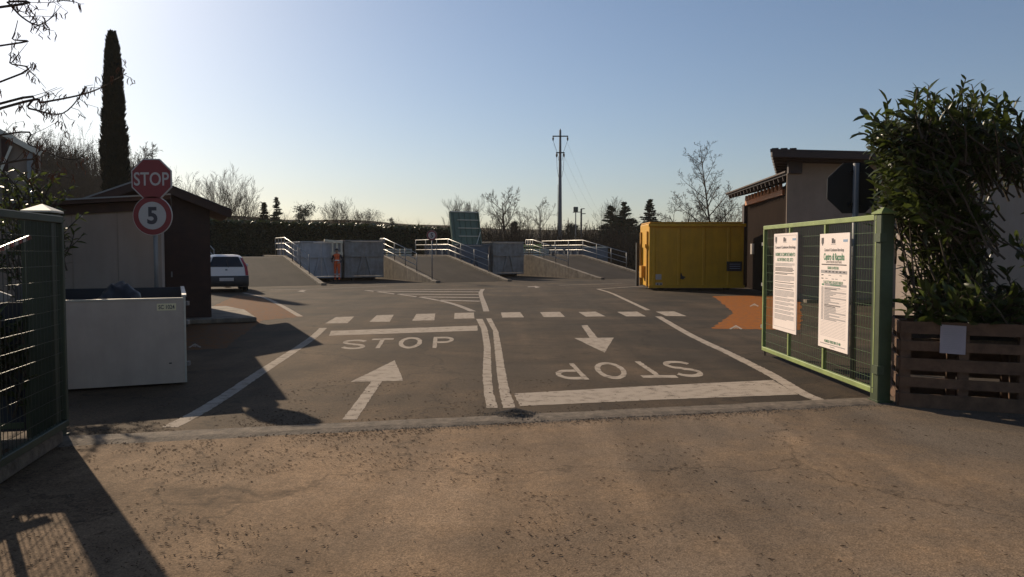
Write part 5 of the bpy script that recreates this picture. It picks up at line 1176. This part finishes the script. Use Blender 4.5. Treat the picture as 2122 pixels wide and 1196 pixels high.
# ------------------------------------------------------------------ laurel bush at the right: shoots carrying folded leaves
def leaf_mesh(name, m):
    L_, W_ = 1.0, .17; b = MB(); xs = (0, .18, .5, .8, 1.0); ws = (.02, .75, 1.0, .62, 0.0); n_ = len(xs)
    for x, w_ in zip(xs, ws):
        dz = -.22 * x * x; b.v += [Vector((x, -W_ * w_, dz + .05 * w_)), Vector((x, 0, dz)), Vector((x, W_ * w_, dz + .05 * w_))]
    for i in range(n_ - 1):
        for j in range(2): b.f.append((i * 3 + j, i * 3 + j + 1, (i + 1) * 3 + j + 1, (i + 1) * 3 + j)); b.m.append(0)
    return b.mesh(name, m, True), b
LM, LB_ = leaf_mesh('leaf', M_leaf)
def bush(label, cat, base, shoots, seed, n_parts, leaf_len, mname='laurel_bush'):
    """shoots: (start, end, n_leaves); leaves whorl along each shoot, longest ones near the picture become parts"""
    rnd = random.Random(seed); t = thing(mname, label, cat, base); st = MB(); spots = []
    for (a, b, nl) in shoots:
        a, b = Vector(a), Vector(b); md = a.lerp(b, .55) + Vector((rnd.gauss(0, .06), rnd.gauss(0, .06), -.02)); pts = []
        for k in range(7): u = k / 6; pts.append(a * (1 - u) ** 2 + md * 2 * u * (1 - u) + b * u * u)
        st.tube(pts, [.011 * (1 - .8 * k / 6) + .002 for k in range(7)], 4, cap=False)
        for k in range(nl):
            u = .18 + .82 * (k + rnd.random() * .6) / nl; x = min(5.999, u * 6); i = int(x); p = pts[i].lerp(pts[i + 1], x - i); dr = (pts[i + 1] - pts[i]).normalized()
            sd = dr.orthogonal().normalized(); sd.rotate(Quaternion(dr, k * 2.4 + rnd.uniform(-.4, .4))); op = rnd.uniform(.55, 1.3) * (1.05 - .5 * u)
            lx = (dr * math.cos(op) + sd * math.sin(op)).normalized(); lx = (lx + Vector((0, 0, rnd.uniform(-.35, .05)))).normalized()
            lz = (dr - lx * dr.dot(lx)); lz = (lz + Vector((rnd.gauss(0, .25), rnd.gauss(0, .25), rnd.gauss(.1, .2)))); lz = (lz - lx * lz.dot(lx)).normalized(); ly = lz.cross(lx)
            s = leaf_len * rnd.uniform(.5, 1.25); M = Matrix(((lx.x * s, ly.x * s, lz.x * s, p.x), (lx.y * s, ly.y * s, lz.y * s, p.y), (lx.z * s, ly.z * s, lz.z * s, p.z), (0, 0, 0, 1)))
            spots.append((p.y - s * 2 + (rnd.random() * .25), M))
    spots.sort(key=lambda q_: q_[0]); B = Vector(base)
    for _, M in spots[:n_parts]:
        o = bpy.data.objects.new('leaf', LM); C.objects.link(o); o.parent = t; o.matrix_local = Matrix.Translation(-B) @ M
    q = MB()
    for _, M in spots[n_parts:]: q.add([M @ v for v in LB_.v], LB_.f)
    tag(q.build('foliage', M_leaf, t, fix=False, smooth=True), kind='stuff'); st.build('stems', M_bark, t, fix=False)
    return t
rnd = random.Random(77); sh = []
bb = Vector((5.2, 8.25, .8))
def reach(f0, tip, nl): sh.append((bb.lerp(Vector(tip), f0) + Vector((rnd.gauss(0, .08), rnd.gauss(0, .08), 0)), tip, nl))
for _ in range(1450):     # body of the bush
    x = rnd.uniform(4.15, 7.4); y = rnd.uniform(7.55, 9.2); z = rnd.uniform(1.0, 3.12)
    if x < 4.55 and z < 2.0: x += .5
    if x / y > .597 and z < 2.66 and rnd.random() < .97: continue
    tip = Vector((x, y, z)); root = Vector((x + rnd.gauss(.25, .15), min(max(y + rnd.gauss(.1, .15), 7.7), 9), z - rnd.uniform(.35, .6))); sh.append((root, tip, 13))
for _ in range(110):      # long shoots towards the gate post and out of the top
    z = rnd.uniform(2.0, 3.05); tip = Vector((3.74 + (2.95 - z) * .32 + rnd.uniform(0, .45) * rnd.random(), rnd.uniform(7.75, 8.5), z)); sh.append((tip + Vector((.6, rnd.uniform(-.1, .2), -.28)), tip, 14))
for _ in range(60):
    x = rnd.uniform(3.95, 6.9); tip = Vector((x, rnd.uniform(7.7, 8.8), rnd.uniform(3.05, 3.38) - max(0, 4.3 - x) * .35)); sh.append((tip + Vector((rnd.gauss(.05, .12), 0, -.5)), tip, 12))
for _ in range(240):      # thin lower skirts
    tip = Vector((rnd.uniform(4.15, 6.8), rnd.uniform(7.55, 8.3), rnd.uniform(.9, 1.25))); sh.append((bb + Vector((tip.x - bb.x, 0, 0)) * .6 + Vector((0, .2, 0)), tip, 8))
for x in (4.4, 4.6, 4.8, 4.9): sh.append((Vector((x, 8.3, .65)), Vector((x + rnd.gauss(0, .2), 8.3, 2.4)), 6)); sh.append((Vector((x + .1, 8.3, .65)), Vector((x + rnd.gauss(0, .3), 8.5, 2.8)), 6))
bush('tall cherry laurel bush overhanging the right gate post', 'bush', (5.2, 8.3, .6), sh, 5, 290, .148)
# small shrub behind the left post cap
sh = []; rnd = random.Random(5); cb = at(104, 388, 10.6)
for _ in range(120):
    tip = cb + Vector((min(.22, rnd.gauss(-.35, .35)), rnd.gauss(0, .3), min(.22, rnd.gauss(-.45, .45)))); sh.append((Vector((tip.x * .6 + cb.x * .4 - .1 + rnd.gauss(0, .1), 10.6 + rnd.gauss(0, .1), tip.z - .4)), tip, 9))
for k in range(4): sh.append((Vector((cb.x - .2, 10.6, 0)), cb + Vector((rnd.gauss(-.3, .2), 0, -.1)), 3))
bush('glossy leaved shrub just above the left gate post cap', 'shrub', (cb.x - .2, 10.6, 0), sh, 8, 0, .115, 'shrub')

sh = []; rnd = random.Random(44)  # climber added on the fence so its straight shadow edge turns ragged
for _ in range(210):
    u = rnd.uniform(.05, 3.2); z = .5 + 1.3 * (.55 + .45 * mnoise.noise(Vector((u * 1.6, 0, 2)))) * math.sqrt(rnd.random()); tip = F0 + FD * u + Vector((rnd.gauss(.05, .1), rnd.gauss(-.08, .12), z)); sh.append((F0 + FD * (u + rnd.gauss(0, .12)) + ZU * max(.05, z - .5), tip, 9))
bush('added climbing leaves that break up the shadow of the left fence', 'added_ivy', tuple(F0 + FD * 1.5), sh, 21, 0, .125, 'added_ivy')

# ------------------------------------------------------------------ catkin tree whose branches reach in at the top left
rnd = random.Random(31); TB = Vector((-5.6, 5.2, 0)); t = thing('catkin_tree', 'bare branches with hanging brown catkins at the top left', 'tree', TB)
tr, cr, ck = MB(), MB(), MB()
tr.tube([TB - ZU * .1, TB + Vector((.05, 0, 1.5)), TB + Vector((-.05, .1, 3.0)), TB + Vector((.1, 0, 5.0))], [.10, .085, .06, .03], 9); tr.build('trunk', M_bark, t, smooth=True)
def catkin(p):
    for _ in range(rnd.randint(1, 3)):
        ln = rnd.uniform(.025, .06); a = p + Vector((rnd.gauss(0, .012), rnd.gauss(0, .012), 0)); pts = [a]
        for k in range(3): pts.append(pts[-1] + Vector((rnd.gauss(0, .008), rnd.gauss(0, .008), -ln / 3)))
        ck.tube(pts, [.0015, .0032, .003, .001], 4, cap=False)
def branch(pxs, Y, r, dens, root):
    P_ = [Vector(root)] + [at(px, py, Y + dy) for px, py, dy in pxs]; Q = []
    for i in range(len(P_) - 1):
        a, b, c_, d_ = P_[max(i - 1, 0)], P_[i], P_[i + 1], P_[min(i + 2, len(P_) - 1)]
        for k in range(6): u = k / 6; Q.append(.5 * ((2 * b) + (c_ - a) * u + (2 * a - 5 * b + 4 * c_ - d_) * u * u + (3 * b - a - 3 * c_ + d_) * u ** 3))
    Q.append(P_[-1]); n_ = len(Q); cr.tube(Q, [r * (1 - .85 * i / (n_ - 1)) + .0015 for i in range(n_)], 6, cap=False)
    for i in range(5, n_):
        for _ in range(dens):
            if rnd.random() < .75:
                p = Q[i - 1].lerp(Q[i], rnd.random()); ln = rnd.uniform(.05, .22) * (1.2 - i / n_ * .6); dd = (Vector((rnd.uniform(.1, 1), rnd.gauss(0, .5), rnd.gauss(.25, .5)))).normalized()
                e = p + dd * ln; md = p.lerp(e, .5) + Vector((0, 0, rnd.gauss(0, .015))); cr.tube([p, md, e], [.0022, .0018, .0012], 4, cap=False)
                for f in (1.0, .55): 
                    if rnd.random() < .8: catkin(p.lerp(e, f))
rt = TB + Vector((.05, 0, 1.9))
branch([(0, 225, 0), (90, 212, 0), (190, 190, 0), (262, 152, 0)], 5.0, .009, 1, rt)
branch([(0, 215, .1), (60, 225, .1), (130, 235, .1), (180, 180, .1)], 4.7, .008, 1, rt)
branch([(0, 170, 0), (20, 130, 0), (22, 108, 0)], 4.8, .006, 1, rt + ZU * .2)
branch([(0, 15, -.1), (15, 5, -.1), (45, 35, -.1), (80, 52, -.1), (115, 30, -.1)], 4.6, .007, 1, rt + ZU * 1.1)
branch([(0, 95, .2), (25, 80, .2), (37, 42, .2)], 4.8, .006, 0, rt + ZU * .8)
branch([(0, 340, 0), (70, 350, 0), (150, 370, 0)], 4.9, .006, 1, rt - ZU * .2)
branch([(0, 280, .3), (60, 300, .3), (140, 330, .3), (180, 320, .3)], 5.1, .006, 1, rt)
branch([(60, -40, 0), (80, -10, 0), (160, 5, 0)], 4.6, .005, 1, rt + ZU * 1.3)
for k in range(26):      # rest of the crown, outside the picture; it shades the lower left corner
    a = rnd.uniform(0, 6.28); z = rnd.uniform(2.2, 4.6); e = TB + Vector((math.cos(a) * rnd.uniform(.6, 1.5) - .3, math.sin(a) * rnd.uniform(.5, 1.4) - .3, z + rnd.uniform(.2, .9))); s = TB + ZU * (z - .3)
    cr.tube([s, s.lerp(e, .5) + ZU * .1, e], [.018, .012, .004], 5, cap=False)
    for _ in range(7):
        p = s.lerp(e, rnd.uniform(.35, 1)); q_ = p + Vector((rnd.gauss(0, .2), rnd.gauss(0, .2), rnd.gauss(.05, .15))); cr.tube([p, q_], [.004, .002], 3, cap=False); catkin(q_); catkin(p.lerp(q_, .5))
cr.build('branches', M_bark, t, fix=False); tag(ck.build('catkins', M_catkin, t, fix=False), kind='stuff')

# ------------------------------------------------------------------ small things on the ground
rnd = random.Random(12); q = MB()
for _ in range(15000):
    x = rnd.gauss(-1.6, 1.9); y = rnd.uniform(2.6, 9.6)
    if rnd.random() < .14: x = rnd.uniform(-3, 5)
    if rnd.random() < .36:
        s_ = rnd.random() ** 1.7; p = KA.lerp(KB, .08 + s_ * .8) - kn * rnd.gauss(.14, .10 + .32 * (1 - s_) ** 2); x, y = p.x, p.y
    if y > 8 and rnd.random() < .6: continue
    if mnoise.noise(Vector((x * 1.1, y * 1.1, 4))) + .6 * mnoise.noise(Vector((x * 3.3, y * 3.3, 9))) < rnd.uniform(-.25, .25): continue
    inside = (Vector((x, y, 0)) - KA).dot(kn) > 0
    z = (.004 if inside else -.004) + rnd.uniform(.0005, .0015); a = rnd.gauss(0, 1.0) + (math.pi if rnd.random() < .5 else 0); ln = rnd.uniform(.006, .032) * (1.5 if rnd.random() < .08 else 1); pts = []; cx, cy = x, y
    for k in range(3): pts.append(Vector((cx, cy, z + (.0012 if k == 1 else 0)))); a += rnd.gauss(0, .45); cx += math.cos(a) * ln / 2; cy += math.sin(a) * ln / 2
    fk = 1.5 if rnd.random() < .25 else 1.0; q.tube(pts, [.0012 * fk, .0024 * fk, .001], 4, cap=False)
tag(q.build('fallen_catkins', M_debris, fix=False), 'scattered brown fallen catkins and twigs on the road', 'litter', kind='stuff')
q = MB(); gc = Vector((*gp(1068, 862), 0))
def pebble(p, s):
    vs = [p + Vector((rnd.uniform(.6, 1) * s * a, rnd.uniform(.6, 1) * s * b, rnd.uniform(.4, .8) * s * c)) for a, b, c in ((1, 0, 0), (-1, 0, 0), (0, 1, 0), (0, -1, 0), (0, 0, 1), (0, 0, -.6))]
    q.add(vs, [(0, 2, 4), (2, 1, 4), (1, 3, 4), (3, 0, 4), (2, 0, 5), (1, 2, 5), (3, 1, 5), (0, 3, 5)])
for _ in range(1500):
    a = rnd.uniform(0, 6.28); r_ = abs(rnd.gauss(0, .12)); p = gc + Vector((math.cos(a) * r_ * 1.3, math.sin(a) * r_ * .9, 0)); pebble(p + ZU * (.065 * math.exp(-(r_ / .14) ** 2) * rnd.uniform(.5, 1) + .004), rnd.uniform(.004, .011))
for _ in range(2600):
    s_ = rnd.uniform(.42, .93); p = KA.lerp(KB, s_) - kn * (.14 + abs(rnd.gauss(0, .09 + .05 * rnd.random()))); pebble(p - ZU * .003, rnd.uniform(.003, .008))
tag(q.build('gravel', M_gravel, fix=False), 'small heap and strip of dark gravel along the gate threshold', 'gravel', kind='stuff')
q = MB(); old = q
for _ in range(900):
    p = Vector((rnd.uniform(-3.5, 6), rnd.uniform(2.5, 7.2), -.004)); pebble(p, rnd.uniform(.002, .006))
tag(q.build('loose_grit', M_conc, fix=False), 'loose pale grit scattered over the road', 'grit', kind='stuff')

# ------------------------------------------------------------------ air
q = MB(); q.box((0, 395, 34), (2400, 1010, 71))
hz = q.build('haze', M_bag); hz['kind'] = 'stuff'; hz['label'] = 'thin bluish haze of the warm spring air'; hz['category'] = 'haze'
hm_ = bpy.data.materials.new('haze'); hm_.use_nodes = True; n_ = hm_.node_tree.nodes; n_.remove(n_['Principled BSDF'])
pv = n_.new('ShaderNodeVolumePrincipled'); pv.inputs['Color'].default_value = (1.0, 0.90, 0.78, 1); pv.inputs['Density'].default_value = 0.00032; pv.inputs['Anisotropy'].default_value = 0.0
hm_.node_tree.links.new(pv.outputs[0], n_['Material Output'].inputs['Volume']); hz.data.materials.clear(); hz.data.materials.append(hm_)
